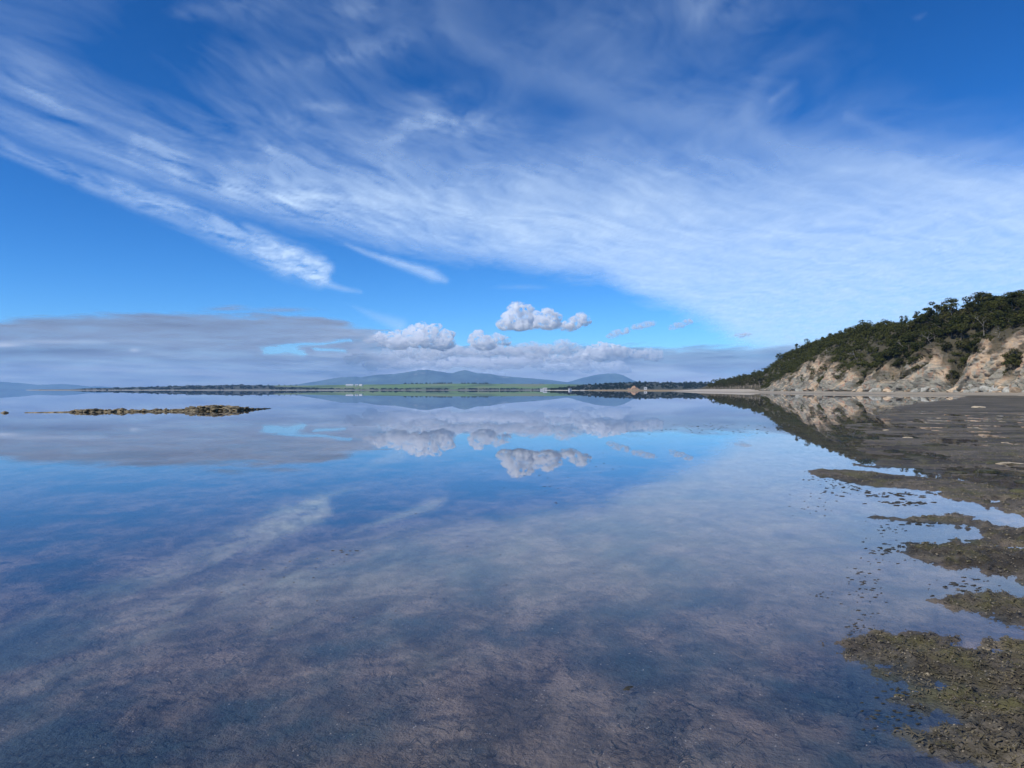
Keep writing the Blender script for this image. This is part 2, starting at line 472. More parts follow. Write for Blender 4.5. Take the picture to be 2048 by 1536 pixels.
def cumulus(label, dist, lumps, seed, mat, rough=1.0, group=None):
    """lumps: (px, py, radius in px, flatten) seen at distance dist"""
    rnd = random.Random(seed)
    k = dist / FPX
    pts = []
    for (px, py, r, fl) in lumps:
        c = at(px, py, dist)
        pts.append((c.x, c.y + rnd.uniform(-0.4, 0.4) * r * k, c.z, r * k, fl))
        for i in range(int(5 + r / 4)):                     # smaller heads budding from the upper side
            a = rnd.uniform(0, 6.283); e = rnd.uniform(-0.2, 1.3)
            rr = r * k * rnd.uniform(0.28, 0.5)
            pts.append((c.x + math.cos(a) * math.cos(e) * r * k * 0.85, c.y + math.sin(a) * math.cos(e) * r * k * 0.85,
                        c.z + math.sin(e) * r * k * 0.82 * fl, rr, max(fl, 0.7)))
    bm = bmesh.new()
    for (x, y, z, r, fl) in pts:
        M = Matrix.Translation((x, y, z)) @ Matrix.Diagonal((r, r, r * fl, 1))
        bmesh.ops.create_icosphere(bm, subdivisions=2, radius=1.0, matrix=M)
    me = bpy.data.meshes.new('raw'); bm.to_mesh(me); bm.free()
    o = bpy.data.objects.new('raw', me); col.objects.link(o)
    vox = (1.15 if dist < 28000 else 1.6) * k
    md = o.modifiers.new('r', 'REMESH'); md.mode = 'VOXEL'; md.voxel_size = vox
    ev = o.evaluated_get(bpy.context.evaluated_depsgraph_get())
    me2 = bpy.data.meshes.new_from_object(ev)
    bpy.data.objects.remove(o); bpy.data.meshes.remove(me)
    n = len(me2.vertices); co = np.empty(n * 3, np.float32); me2.vertices.foreach_get('co', co); co = co.reshape(-1, 3).astype(float)
    no = np.empty(n * 3, np.float32); me2.vertices.foreach_get('normal', no); no = no.reshape(-1, 3)
    s = 1.0 / (14 * k)
    b = 1 - 2 * np.abs(fbm3(co[:, 0] * s, co[:, 1] * s, co[:, 2] * s, 4, seed, 0.55))
    s2 = 1.0 / (5.0 * k)
    b2 = 1 - 2 * np.abs(fbm3(co[:, 0] * s2, co[:, 1] * s2, co[:, 2] * s2, 3, seed + 5, 0.6))
    b = b + 0.42 * (b2 - 0.4)
    up = np.clip(no[:, 2] * 0.7 + 0.6, 0.25, 1)
    co = co + no * ((b - 0.05) * 7.0 * k * rough * up)[:, None]
    ctr = co.mean(0)
    me2.vertices.foreach_set('co', (co - ctr).astype(np.float32).ravel()); me2.update()
    me2.name = 'cumulus_cloud'; me2.materials.clear(); me2.materials.append(mat)
    return add('cumulus_cloud', me2, label=label, cat='cloud', group=group, loc=ctr)

cumulus('tall bright cumulus tower with two rounded heads above the cloud bank', 22500,
        [(1035, 627, 17, 1), (1026, 643, 19, .8), (1012, 652, 17, .55), (1050, 640, 16, .9), (1057, 622, 8, 1), (1040, 654, 22, .35)], 3, VAP)
cumulus('rounded white cumulus leaning against the tall cloud tower', 23500,
        [(1096, 634, 13, .95), (1072, 641, 13, .9), (1090, 646, 18, .7), (1108, 641, 13, .8), (1066, 652, 20, .35), (1100, 653, 20, .35)], 5, VAP)
cumulus('single lopsided cumulus puff beside the twin headed clouds', 24000,
        [(1163, 640, 11, .9), (1152, 647, 14, .7), (1140, 655, 16, .45), (1170, 646, 9, .7)], 8, VAP)
cumulus('long bright topped cumulus heap over the left shoulder of the mountain', 26000,
        [(845, 664, 15, .9), (868, 668, 17, .8), (820, 670, 16, .8), (790, 676, 15, .8), (765, 682, 17, .7), (742, 685, 10, .8), (890, 676, 16, .7), (840, 684, 26, .5), (795, 690, 26, .45), (885, 690, 24, .45)], 13, VAP)
cumulus('small white cumulus dome right of the long bright heap', 26500,
        [(958, 676, 11, .95), (948, 684, 12, .8), (972, 682, 12, .7), (996, 681, 11, .7), (1012, 686, 9, .6), (970, 692, 22, .4)], 17, VAP)
cumulus('bright cumulus lit from the left above the low gap in the mountains', 27000,
        [(1205, 698, 12, .8), (1188, 706, 12, .8), (1218, 702, 14, .6), (1165, 713, 14, .6), (1200, 713, 20, .5), (1240, 706, 16, .5)], 19, VAP)
for i, (px, py, w, h, d, mt, lb) in enumerate([
        (1238, 669, 14, .5, 24500, VAP_THIN, 'small flat cumulus scrap with a ragged left tail'),
        (1287, 652, 15, .5, 25500, VAP_THIN, 'faint grey pair of cloud scraps drifting in clear sky'),
        (1362, 652, 15, .42, 25000, VAP_THIN, 'pale slanting cumulus scrap above the distant wood'),
        (1488, 672, 10, .35, 25000, VAP_THIN, 'faintest grey cloud scrap over the wooded point')]):
    r_ = random.Random(40 + i)
    cumulus(lb, d, [(px + dx * w, py - dx * w * 0.28 + r_.uniform(-1, 1) * 2, w * 0.5 * r_.uniform(.7, 1.1), h * r_.uniform(.9, 1.3)) for dx in (-1.2, -.5, 0.1, .6, 1.1)], 60 + i, mt, 0.8)
# layered broken cumulus under the heaps, seen as bands down to the mountain tops
bands = [(800, 712, 90, .22, 30000, 'grey cumulus shelf under the long bright heap'), (900, 704, 95, .24, 29000, 'lumpy cumulus band over the higher summit'), (1000, 706, 90, .22, 30500, 'cumulus band trailing right from under the small white dome'),
         (1090, 700, 90, .22, 29500, 'flat cumulus shelf below the twin headed clouds'), (860, 728, 120, .16, 33000, 'low broad cumulus streak just over the higher summit'), (980, 726, 100, .18, 34000, 'low cumulus streak over the second summit'),
         (1090, 722, 90, .16, 33000, 'thin cumulus streak over the falling mountain shoulder'), (1250, 712, 70, .2, 31000, 'ragged cumulus tail right of the bright sidelit cloud'), (760, 726, 60, .18, 32000, 'small grey cumulus streak below the gap of clear sky'),
         (860, 752, 34, .4, 38000, 'white cumulus lump resting behind the higher summit'), (970, 752, 36, .3, 39000, 'white cumulus lump resting behind the second summit'), (1235, 744, 22, .3, 38000, 'tiny white cumulus lump on the single peak'), (1160, 736, 80, .12, 36000, 'faint cumulus line above the saddle before the single peak')]
for i, (px, py, w, h, d, lb) in enumerate(bands):
    r_ = random.Random(100 + i)
    n_ = max(5, int(w / 5)); st = 2 * w / n_
    cumulus(lb, d, [(px - w + (j + .5) * st, py + r_.uniform(-1, 1) * 6.5, r_.uniform(.8, 1.7) * st, r_.uniform(.3, .65)) for j in range(n_)], 130 + i, VAP_MID, 0.9, 'broken cumulus layer above the mountain')
# ---------------------------------------------------------------- blue air between the eye and the far shore
def haze():
    x0, x1, y0, y1, z0, z1 = -30000, 30000, -5000, 20500, -3.0, 470.0
    V = [(x, y, z) for z in (z0, z1) for y in (y0, y1) for x in (x0, x1)]
    F = [(0, 2, 3, 1), (4, 5, 7, 6), (0, 1, 5, 4), (2, 6, 7, 3), (0, 4, 6, 2), (1, 3, 7, 5)]
    m = NT('air')
    v = m.n('VolumePrincipled')
    v.inputs['Color'].default_value = (0.28, 0.58, 1.0, 1)
    v.inputs['Density'].default_value = 5.0e-5
    v.inputs['Anisotropy'].default_value = 0.0
    m.link(v.outputs[0], m.out.inputs['Volume'])
    me = bpy.data.meshes.new('haze'); me.from_pydata(V, [], F); me.update(); me.materials.append(m.m)
    add('haze', me, kind='stuff', label='pale blue air fading the far shore and mountains', cat='haze')
haze()
# ---------------------------------------------------------------- tidal flat and sea bed (one sheet), then the water over it
MUD = [  # banks that stand clear of the water, as seen on the photograph, projected to the ground below
    [(1623, 942), (1650, 939), (1700, 941), (1740, 945), (1800, 950), (1883, 958), (1960, 966), (2048, 985), (2300, 1010), (2300, 1045), (2048, 1034), (1981, 1014), (1910, 996), (1872, 990), (1890, 983),
     (1840, 979), (1773, 975), (1719, 968), (1660, 955), (1637, 950)],
    [(1760, 1036), (1828, 1035), (1868, 1033), (1910, 1030), (1950, 1034), (1970, 1042), (2000, 1052), (2048, 1056), (2300, 1060), (2300, 1190), (2048, 1171), (2028, 1153), (1992, 1149), (1965, 1136), (1883, 1130),
     (1861, 1120), (1814, 1111), (1806, 1094), (1822, 1087), (1850, 1090), (1896, 1092), (1937, 1084), (1981, 1078), (1965, 1069), (1937, 1049), (1900, 1045), (1855, 1044), (1787, 1041)],
    [(1881, 1201), (1915, 1198), (1952, 1198), (1959, 1186), (1989, 1184), (2048, 1199), (2300, 1230), (2300, 1300), (2048, 1255), (2007, 1244), (1964, 1223), (1912, 1213)],
    [(1700, 1291), (1718, 1279), (1736, 1272), (1788, 1273), (1851, 1271), (1886, 1276), (1900, 1288), (1935, 1294), (1964, 1298), (2008, 1307), (1995, 1298), (1985, 1289), (2007, 1278), (2048, 1280), (2300, 1300),
     (2400, 1700), (2080, 1640), (1972, 1536), (1914, 1517), (1884, 1497), (1856, 1474), (1871, 1455), (1919, 1448), (1896, 1430), (1851, 1424), (1826, 1414), (1849, 1399), (1846, 1382), (1890, 1384), (1927, 1376),
     (1890, 1367), (1851, 1365), (1826, 1363), (1809, 1354), (1764, 1343), (1809, 1335), (1776, 1326), (1721, 1315)],
]
WET = [(1905, 798), (1870, 803), (1800, 811), (1745, 826), (1716, 850), (1700, 880), (1697, 905), (1716, 930), (1760, 940), (1830, 950), (1900, 958), (1990, 972), (2060, 990), (2400, 1040), (2900, 1000), (2900, 800), (2500, 792), (2048, 789.5), (1935, 791)]
POOLS = [(2035, 1043, 70, 9), (2040, 1097, 40, 9), (1925, 1290, 22, 5), (2000, 1000, 34, 2.5), (1995, 1005, 20, 2)]

def g2(p): v = ground(*p); return (v.x, v.y)

def signed(x, y, poly):
    d, _ = polyline_dist(x, y, poly + [poly[0]])
    return np.where(in_poly(x, y, poly), d, -d)

def flat_height(x, y):
    r = np.hypot(x, y)
    ls = np.clip(r / 9.0, 0.5, 6.0)                      # shoreline detail grows with the banks
    wob = fbm2(x / (0.55 * ls), y / (0.9 * ls), 5, 501, 0.65) * 0.24 * ls + fbm2(x / (0.22 * ls), y / (0.3 * ls), 4, 511, 0.65) * 0.20 * ls ** 0.5
    h = -0.035 - 0.20 * sstep(1.0, -9.0, x - 0.36 * y + 1.0) - 0.5 * sstep(40, 400, r)
    sd = np.full(x.shape, -1e9)
    for P in MUD:
        sd = np.maximum(sd, signed(x, y, [g2(p) for p in P]))
    sd = sd + wob
    near = sd > -4
    bank = np.where(sd > 0, 0.055 * (1 - np.exp(-sd / 0.55)), np.maximum(0.075 * sd, -0.12))
    h = np.maximum(h, bank)
    # the wet flat beyond: barely at water level, mottled with films of water
    sw = signed(x, y, [g2(p) for p in WET]) + fbm2(x / 5.0, y / 9.0, 5, 531, 0.6) * 3.0
    mott = fbm2(x / 1.6, y / 2.6, 5, 541, 0.6); big = fbm2(x / 9.0, y / 15.0, 4, 551)
    inner = sstep(0, 26, sw)
    wet = np.where(sw > 0, 0.003 + 0.011 * sstep(0, 3, sw) + 0.008 * inner + 0.016 * mott + 0.014 * big + 0.012 * fbm2(x / 4.0, y / 1.6, 4, 555, 0.6), np.maximum(-0.012 + 0.02 * sw + 0.025 * mott, -0.12))
    film = sstep(0.03, 0.16, fbm2(x / 1.8, y / 3.2, 5, 545, 0.65)) * sstep(11.5, 14, r) * sstep(90, 35, r)     # films of standing water on the nearer flat
    wet = wet - 0.035 * film
    h = np.maximum(h, wet)
    for (px, py, rx, ry) in POOLS:
        c = ground(px, py); ex = ground(px + rx, py).x - c.x; ey = ground(px, py - ry).y - c.y
        q = np.hypot((x - c.x) / ex, (y - c.y) / ey) + 0.35 * fbm2(x / (ex * .5), y / (ey * .5), 4, 561)
        h = h - 0.09 * sstep(1.25, 0.7, q)
    # small relief: lumps of weed, shell and worm casts on the banks, ripples on the bed
    up = sstep(-0.02, 0.015, h)
    lump = np.clip(fbm2(x / 0.16, y / 0.16, 4, 571, 0.62) + 0.12, 0, 1) * 0.085 + fbm2(x / 0.05, y / 0.05, 3, 581, 0.6) * 0.016
    h = h + up * lump * np.clip(9 / r, 0.08, 1) ** 1.3 + (1 - up) * 0.012 * fbm2(x / 0.35, y / 0.3, 4, 591)
    return h, up

def tidal_flat():
    az = np.radians(np.arange(-44, 50.01, 0.145))
    r = [1.6]
    while r[-1] < 330: r.append(r[-1] * 1.0088)
    r = np.array(r)
    x = np.sin(az)[None, :] * r[:, None]; y = np.cos(az)[None, :] * r[:, None]
    h, up = flat_height(x, y)
    h = np.where(r[:, None] > 300, np.minimum(h, -0.3), h)
    P = np.stack([x, y, h], -1).reshape(-1, 3)
    m = NT('tidal_mud')
    pos = m.pos(); upn = m.attr('clear_of_water')
    n1 = m.noise(m.scaled(pos, (1, 0.75, 1)), 0.55, 6, 0.62); n2 = m.noise(pos, 7.0, 6, 0.65); n3 = m.noise(pos, 38.0, 4, 0.6); n4 = m.noise(m.scaled(pos, (1, .6, 1)), 2.3, 5, 0.6, 0.6)
    bank = m.mix(m.ramp(n2, [(0.36, 0.0), (0.66, 1.0)]), (0.056, 0.049, 0.034), (0.175, 0.150, 0.116))
    nb = m.noise(m.scaled(pos, (0.5, 1.0, 1)), 0.35, 6, 0.7)
    bank = m.mix(m.ramp(nb, [(0.42, 0.85), (0.54, 0.0)]), bank, (0.026, 0.022, 0.015))
    bank = m.mix(m.ramp(nb, [(0.56, 0.0), (0.68, 0.6)]), bank, (0.23, 0.19, 0.13))
    bank = m.mix(m.ramp(n4, [(0.50, 0.0), (0.62, 0.75)]), bank, (0.085, 0.08, 0.028))
    bank = m.mix(m.ramp(n3, [(0.66, 0.0), (0.74, 0.5)]), bank, (0.30, 0.27, 0.22))
    bed = m.mix(m.ramp(n4, [(0.38, 0.0), (0.62, 1.0)]), (0.074, 0.062, 0.053), (0.195, 0.154, 0.122))
    bed = m.mix(m.ramp(n1, [(0.40, 0.9), (0.50, 0.0)]), bed, (0.022, 0.046, 0.058))
    bed = m.mix(m.ramp(n2, [(0.35, 0.6), (0.5, 0.0)]), bed, (0.02, 0.022, 0.028))
    bed = m.mix(m.ramp(n3, [(0.67, 0.0), (0.72, 0.45)]), bed, (0.34, 0.32, 0.29))
    colr = m.mix(upn, bed, bank)
    mat = m.principled(colr, m.ramp(n2, [(0.3, 0.6), (0.7, 0.9)]), m.math('ADD', m.math('MULTIPLY', n2, 0.05), m.math('MULTIPLY', n3, 0.016)), 1.0, 1.0, Specular_IOR_Level=0.28)
    me = mesh_np('tidal_flat', P, grid_faces(*x.shape), [mat])
    attr(me, 'clear_of_water', up)
    add('tidal_flat', me, kind='structure', label='dark shallow sea bed and exposed mud banks with weed', cat='ground')
    # deeper bed out to the horizon
    me = bpy.data.meshes.new('sea_bed')
    me.from_pydata([(-29500, -4600, -1.2), (29500, -4600, -1.2), (29500, 20400, -1.2), (-29500, 20400, -1.2)], [], [(0, 1, 2, 3)])
    m2 = NT('deep_bed'); me.materials.append(m2.principled((0.05, 0.055, 0.06), 0.9))
    add('sea_bed', me, kind='structure', label='dark deeper sea bed reaching to the horizon', cat='ground')
tidal_flat()

def water():
    m = NT('calm_water')
    pos = m.pos()
    # faint breath of air on the surface, lengthened across the view
    nz = m.noise(m.scaled(pos, (0.35, 1.0, 1)), 1.1, 3, 0.5)
    n2 = m.noise(m.scaled(pos, (0.02, 0.05, 1)), 1.0, 3, 0.5)
    bmp = m.n('Bump', i_Distance=0.0006, i_Strength=0.3, i_Height=m.math('MULTIPLY', nz, n2))
    fr = m.n('Fresnel', i_IOR=1.40); m.link(bmp.outputs[0], fr.inputs['Normal'])
    gl = m.n('BsdfGlossy'); gl.inputs['Roughness'].default_value = 0.004; gl.inputs[0].default_value = (0.97, 0.98, 1.0, 1); m.link(bmp.outputs[0], gl.inputs['Normal'])
    tr = m.n('BsdfTransparent'); tr.inputs[0].default_value = (0.92, 0.93, 0.94, 1)
    front = m.math('SUBTRACT', 1.0, m.n('NewGeometry').outputs['Backfacing'])
    s = m.n('MixShader'); m.link(m.math('MULTIPLY', fr.outputs[0], front), s.inputs[0]); m.link(tr.outputs[0], s.inputs[1]); m.link(gl.outputs[0], s.inputs[2])
    me = bpy.data.meshes.new('water')
    me.from_pydata([(-29400, -4500, 0), (29400, -4500, 0), (29400, 20350, 0), (-29400, 20350, 0)], [], [(0, 1, 2, 3)])
    me.materials.append(m.surf(s.outputs[0]))
    add('water', me, kind='structure', label='mirror calm shallow inlet water', cat='water')
water()
# ---------------------------------------------------------------- headland: wooded hill with an eroded cliff along a receding shore
FOOT = [(2600, 128), (2450, 150), (2300, 176), (2150, 200), (2048, 218), (1960, 235), (1880, 250), (1800, 268), (1720, 292), (1650, 328), (1600, 372), (1560, 430), (1520, 500), (1480, 590), (1445, 680), (1415, 745), (1398, 800), (1388, 860)]
_c = np.array([(X(px, d), d) for px, d in FOOT])
_seg = np.concatenate([[0], np.cumsum(np.hypot(*np.diff(_c, axis=0).T))])
_sf = np.linspace(0, _seg[-1], 1200)
_cx = np.interp(_sf, _seg, _c[:, 0]); _cy = np.interp(_sf, _seg, _c[:, 1])
_ker = np.hanning(71); _ker /= _ker.sum()
def _smooth(a):
    p = np.concatenate([2 * a[0] - a[35:0:-1], a, 2 * a[-1] - a[-2:-37:-1]])
    return np.convolve(p, _ker, 'valid')
_cx, _cy = _smooth(_cx), _smooth(_cy)
_tx, _ty = np.gradient(_cx, _sf), np.gradient(_cy, _sf)
_l = np.hypot(_tx, _ty); _tx /= _l; _ty /= _l
S_MAX = _sf[-1]
def s_of_y(y): return np.interp(y, _cy, _sf)
TREELINE = ([1388, 1398, 1410, 1440, 1480, 1520, 1555, 1572, 1600, 1650, 1700, 1720, 1800, 1880, 1960, 2048, 2200, 2600], [778, 772, 766, 757, 749, 740, 724, 699, 685, 670, 649, 642, 631, 616, 601, 580, 556, 500])
WR = 25.0
def shore(s):
    return np.interp(s, _sf, _cx), np.interp(s, _sf, _cy), np.interp(s, _sf, _ty), -np.interp(s, _sf, _tx)

def ridge_height(s):
    x, y, nx, ny = shore(s)
    wr = np.interp(y, [400, 600, 750, 860], [WR, 22, 15, 8])
    xr, yr = x + nx * wr, y + ny * wr
    px = CX + FPX * xr / yr
    th = np.interp(y, [400, 650, 800], [5.2, 5.0, 4.0])
    return np.maximum(EYE + (HOR - np.interp(px, *TREELINE)) / FPX * yr - th, 1.2), wr

def gully(s):
    x, y, _, _ = shore(s)
    g = 9.0 * np.exp(-(np.abs(y - 303) / 6.0) ** 1.3) + 8.0 * np.exp(-(np.abs(y - 250.5) / 3.6) ** 1.3) + 4.0 * np.exp(-((y - 276) / 5.0) ** 2) + 2.5 * np.exp(-((y - 342) / 5) ** 2) + 3 * np.exp(-((y - 205) / 6) ** 2)
    return g + 5.0 * np.abs(fbm2(s / 17.0, s * 0 + 3.3, 4, 611)) + 1.2 * fbm2(s / 5.0, s * 0 + 1.3, 3, 613) - 1.2

def cliff_height(s):
    x, y, _, _ = shore(s)
    zc = np.interp(y, [120, 200, 225, 240, 247, 250.5, 254, 260, 268, 276, 284, 292, 303, 312, 330, 350, 368, 385, 400, 440, 480, 520, 900],
                   [21, 21, 19, 16.5, 12, 5, 10, 14.5, 12.5, 7.5, 9.5, 8.5, 4.5, 9, 11, 14, 16.5, 14.5, 12, 7, 3.0, 1.0, 0.5])
    return zc * (1 + 0.22 * fbm2(s / 11.0, s * 0 + 7.7, 3, 621)) 

def land_height(s, w):
    zr, wr = ridge_height(s)
    zc = np.minimum(cliff_height(s), zr)
    wf = 4.0 + 0.32 * zc
    g = gully(s) * sstep(22, 6, w)
    we = w - g
    foot = 1.0
    t = np.clip(we / wf, 0, 1)
    face = foot + zc * (0.82 * t + 0.18 * t ** 2)
    t2 = np.clip((we - wf) / np.maximum(wr - wf, 3.0), 0, 1)
    z = face + (zr - foot - zc) * (1 - (1 - t2) ** 1.5)
    z = np.where(we < 0, np.maximum(foot + we * (foot + 0.35) / 24.0 * 1.0, -0.6), z)
    z = z + np.where(w > wr, 1.2 * fbm2(s / 25.0, w / 25.0, 3, 631) + 0.06 * (w - wr), 0)
    return z, we, wf, t2

def veg_amount(s, w, z, we, wf, t2):
    x, y, _, _ = shore(s)
    n = fbm2(s / 7.0, w / 3.0, 4, 641, 0.6)
    v = sstep(0.72, 1.12, we / wf + 0.45 * n)
    gv = np.maximum(np.exp(-((y - 303) / 6.0) ** 2), np.maximum(np.exp(-((y - 250.5) / 3.2) ** 2), 0.62 * np.exp(-((y - 344) / 3.5) ** 2)))
    v = np.maximum(v, sstep(0.3, 0.6, gv + 0.3 * n) * sstep(1.8, 3.2, z))
    v = np.maximum(v, np.exp(-((y - 281) / 6.5) ** 2) * sstep(3, 6, z) * sstep(15, 10, z) * (0.8 + n))      # bushes half-way up the middle face
    v = np.maximum(v, 0.9 * sstep(0.10, 0.26, fbm2(s / 8.0, z / 5.0, 3, 645, 0.55)) * sstep(3.5, 6.5, z))
    v = np.maximum(v, sstep(455, 500, y) * sstep(0.1, 0.6, we / wf))
    return np.clip(v, 0, 1)

def headland():
    s = np.concatenate([np.arange(0, s_of_y(470), 0.55), np.arange(s_of_y(470), S_MAX, 1.8)])
    w = np.concatenate([np.linspace(-32, -1, 22), np.linspace(-0.5, 13, 64), np.linspace(13.6, 30, 26), np.linspace(32, 110, 14)])
    Sg, Wg = np.meshgrid(s, w, indexing='ij')
    z, we, wf, t2 = land_height(Sg, Wg)
    x0, y0, nx, ny = shore(Sg)
    # the rock face is broken: ribs, ledges and slabs pushed in and out
    rock = sstep(-0.5, 0.6, we) * sstep(1.7, 1.0, we / wf)
    n1 = fbm3(Sg / 5.0 + z * 0.12, Wg * 0.05, z / 4.5 - Sg * 0.05, 5, 651, 0.58)
    rid = 1 - 2 * np.abs(fbm3(Sg / 3.0 + z * 0.22, Wg * 0.03, z / 9.0 - Sg * 0.08, 5, 661, 0.58))
    n3 = fbm3(Sg / 0.9, Wg * 0.02, z / 0.9, 3, 671, 0.6)
    disp = rock * (1.8 * n1 + 2.3 * rid + 0.9 * (1 - 2 * np.abs(n3)) )
    x = x0 + nx * (Wg - disp); y = y0 + ny * (Wg - disp)
    z = z + rock * 0.3 * n3 + sstep(-1, -6, we) * 0.05 * fbm2(Sg / 3, Wg / 2, 3, 681)
    v = veg_amount(Sg, Wg, z, we, wf, t2) * (we > -0.5)
    P = np.stack([x, y, z], -1).reshape(-1, 3)
    sand_a = sstep(0.2, -0.8, we) * sstep(-0.05, 0.35, z + 0.1 * n1)
    m = NT('cliff_rock')
    pos = m.pos(); vg = m.attr('scrub_cover'); sand = m.attr('sand_cover')
    sp = m.scaled(pos, (0.11, 0.11, 0.16)); n1 = m.noise(sp, 1.0, 6, 0.6, 0.9)
    n2 = m.noise(m.scaled(pos, (0.5, 0.5, 0.35)), 1.0, 6, 0.62, 0.4); n3 = m.noise(pos, 2.4, 5, 0.65)
    tilt = m.n('Mapping'); m.link(pos, tilt.inputs[0]); tilt.inputs['Rotation'].default_value = (0.75, 0.95, 0.3); tilt.inputs['Scale'].default_value = (0.22, 0.22, 1.5)
    strata = m.noise(tilt.outputs[0], 0.9, 5, 0.6, 0.3)
    zz = m.n('SeparateXYZ'); m.link(pos, zz.inputs[0])
    hfac = m.math('ADD', m.math('MULTIPLY', zz.outputs[2], 0.055), m.math('MULTIPLY', m.math('SUBTRACT', n1, 0.5), 3.2))
    base = m.ramp(hfac, [(0.05, (0.165, 0.165, 0.135)), (0.34, (0.27, 0.25, 0.195)), (0.52, (0.38, 0.30, 0.205)), (0.72, (0.45, 0.32, 0.20)), (1.0, (0.33, 0.27, 0.195))])
    base = m.mix(m.ramp(n2, [(0.55, 0.0), (0.66, 0.8)]), base, (0.34, 0.175, 0.10))
    base = m.mix(m.ramp(strata, [(0.36, 0.8), (0.47, 0.0)]), base, (0.12, 0.10, 0.08))
    base = m.mix(m.ramp(n3, [(0.55, 0.0), (0.75, 0.4)]), base, (0.47, 0.41, 0.31))
    soil = m.mix(n3, (0.03, 0.028, 0.014), (0.085, 0.07, 0.038))
    sandc = m.mix(n2, (0.24, 0.205, 0.155), (0.34, 0.30, 0.23))
    c = m.mix(vg, base, soil); c = m.mix(sand, c, sandc)
    bh = m.math('ADD', m.math('MULTIPLY', strata, 0.7), m.math('ADD', m.math('MULTIPLY', n2, 0.6), m.math('MULTIPLY', n3, 0.35)))
    mat = m.principled(c, 0.9, bh, 1.0, 0.8)
    me = mesh_np('headland', P, grid_faces(len(s), len(w)), [mat])
    attr(me, 'scrub_cover', v); attr(me, 'sand_cover', sand_a)
    add('headland', me, kind='structure', label='wooded headland with eroded cream and orange cliff above a sand strip', cat='headland')
headland()

def land_point(s, w, sink=0.0):
    S_ = np.array([float(s)]); W_ = np.array([float(w)])
    z = land_height(S_, W_)[0]; x0, y0, nx, ny = shore(S_)
    return Vector((float((x0 + nx * W_)[0]), float((y0 + ny * W_)[0]), float(z[0]) - sink))
# ---------------------------------------------------------------- mountains, far shore
def mountain(name, label, prof, dist, depth, seed, tint=(0.045, 0.062, 0.05)):
    px = np.arange(prof[0][0], prof[-1][0] + .1, 1.5)
    top = np.interp(px, [p[0] for p in prof], [p[1] for p in prof])
    H = np.maximum(EYE + (HOR - top) / FPX * dist, 0)
    H = H + np.minimum(H * 0.03, 6) * fbm2(px / 9.0, px * 0 + seed, 4, seed)
    v = np.linspace(-1, 1, 41)
    xx = (px - CX) / FPX * dist
    Xg, Vg = np.meshgrid(xx, v, indexing='ij'); Hg = np.repeat(H[:, None], len(v), 1)
    spur = fbm2(Xg / 900.0, Vg * depth / 900.0, 5, seed + 3, 0.55)
    sh = np.clip(1 - np.abs(Vg + 0.12 * spur * (1 - Vg ** 2)), 0, 1)
    Z = Hg * (0.15 * sh + 0.85 * sstep(0, 1, sh)) * (1 + 0.55 * spur * (1 - sh) * sh * 2)
    Z = np.minimum(Z, Hg) - 3.0 * (np.abs(Vg) > 0.99)
    Y = dist + Vg * depth
    Xw = Xg * (1 + Vg * depth / dist * (1 - sh))       # widens with distance
    P = np.stack([Xw, Y, Z], -1).reshape(-1, 3)
    m = NT(name + '_forest')
    n = m.noise(m.scaled(m.pos(), (0.002, 0.002, 0.004)), 1.0, 6, 0.6)
    n2 = m.noise(m.scaled(m.pos(), (0.0012, 0.0012, 0.003)), 2.0, 4, 0.6)
    c = m.mix(m.ramp(n, [(0.4, 0.0), (0.65, 1.0)]), tint, tuple(a * 2.2 for a in tint))
    c = m.mix(m.ramp(n2, [(0.62, 0.0), (0.7, 0.8)]), c, (0.24, 0.22, 0.18))
    me = mesh_np(name, P, grid_faces(len(px), len(v)), [m.principled(c, 0.95)])
    add(name, me, kind='structure', label=label, cat='mountain')
mountain('mountain_range', 'long blue forested mountain range with two rounded summits',
         [(520, 779), (560, 771.5), (600, 768), (640, 762), (680, 754), (712, 753), (720, 755), (760, 749), (790, 748), (815, 744), (840, 740), (855, 739), (870, 741.5), (890, 744.5), (905, 746.5), (918, 742), (930, 740), (945, 743.5), (955, 746.5),
          (980, 748), (1000, 751.5), (1050, 755.5), (1100, 760), (1130, 764), (1170, 770), (1200, 779)], 14500, 1500, 71)
mountain('mountain_peak', 'single broad blue mountain peak beside the range',
         [(1090, 779), (1120, 768), (1140, 763), (1165, 755.5), (1190, 750), (1215, 747), (1232, 747), (1245, 751), (1262, 759.5), (1275, 764), (1320, 768), (1380, 769), (1500, 772), (1640, 779)], 16800, 1500, 83)
mountain('mountain_ridge', 'faint low blue mountain ridge beyond the sand spit',
         [(-500, 758), (-200, 760), (0, 763.5), (40, 766), (75, 770), (100, 769), (125, 768), (150, 770), (180, 773.5), (200, 773), (215, 774.5), (245, 779)], 17500, 1400, 97)

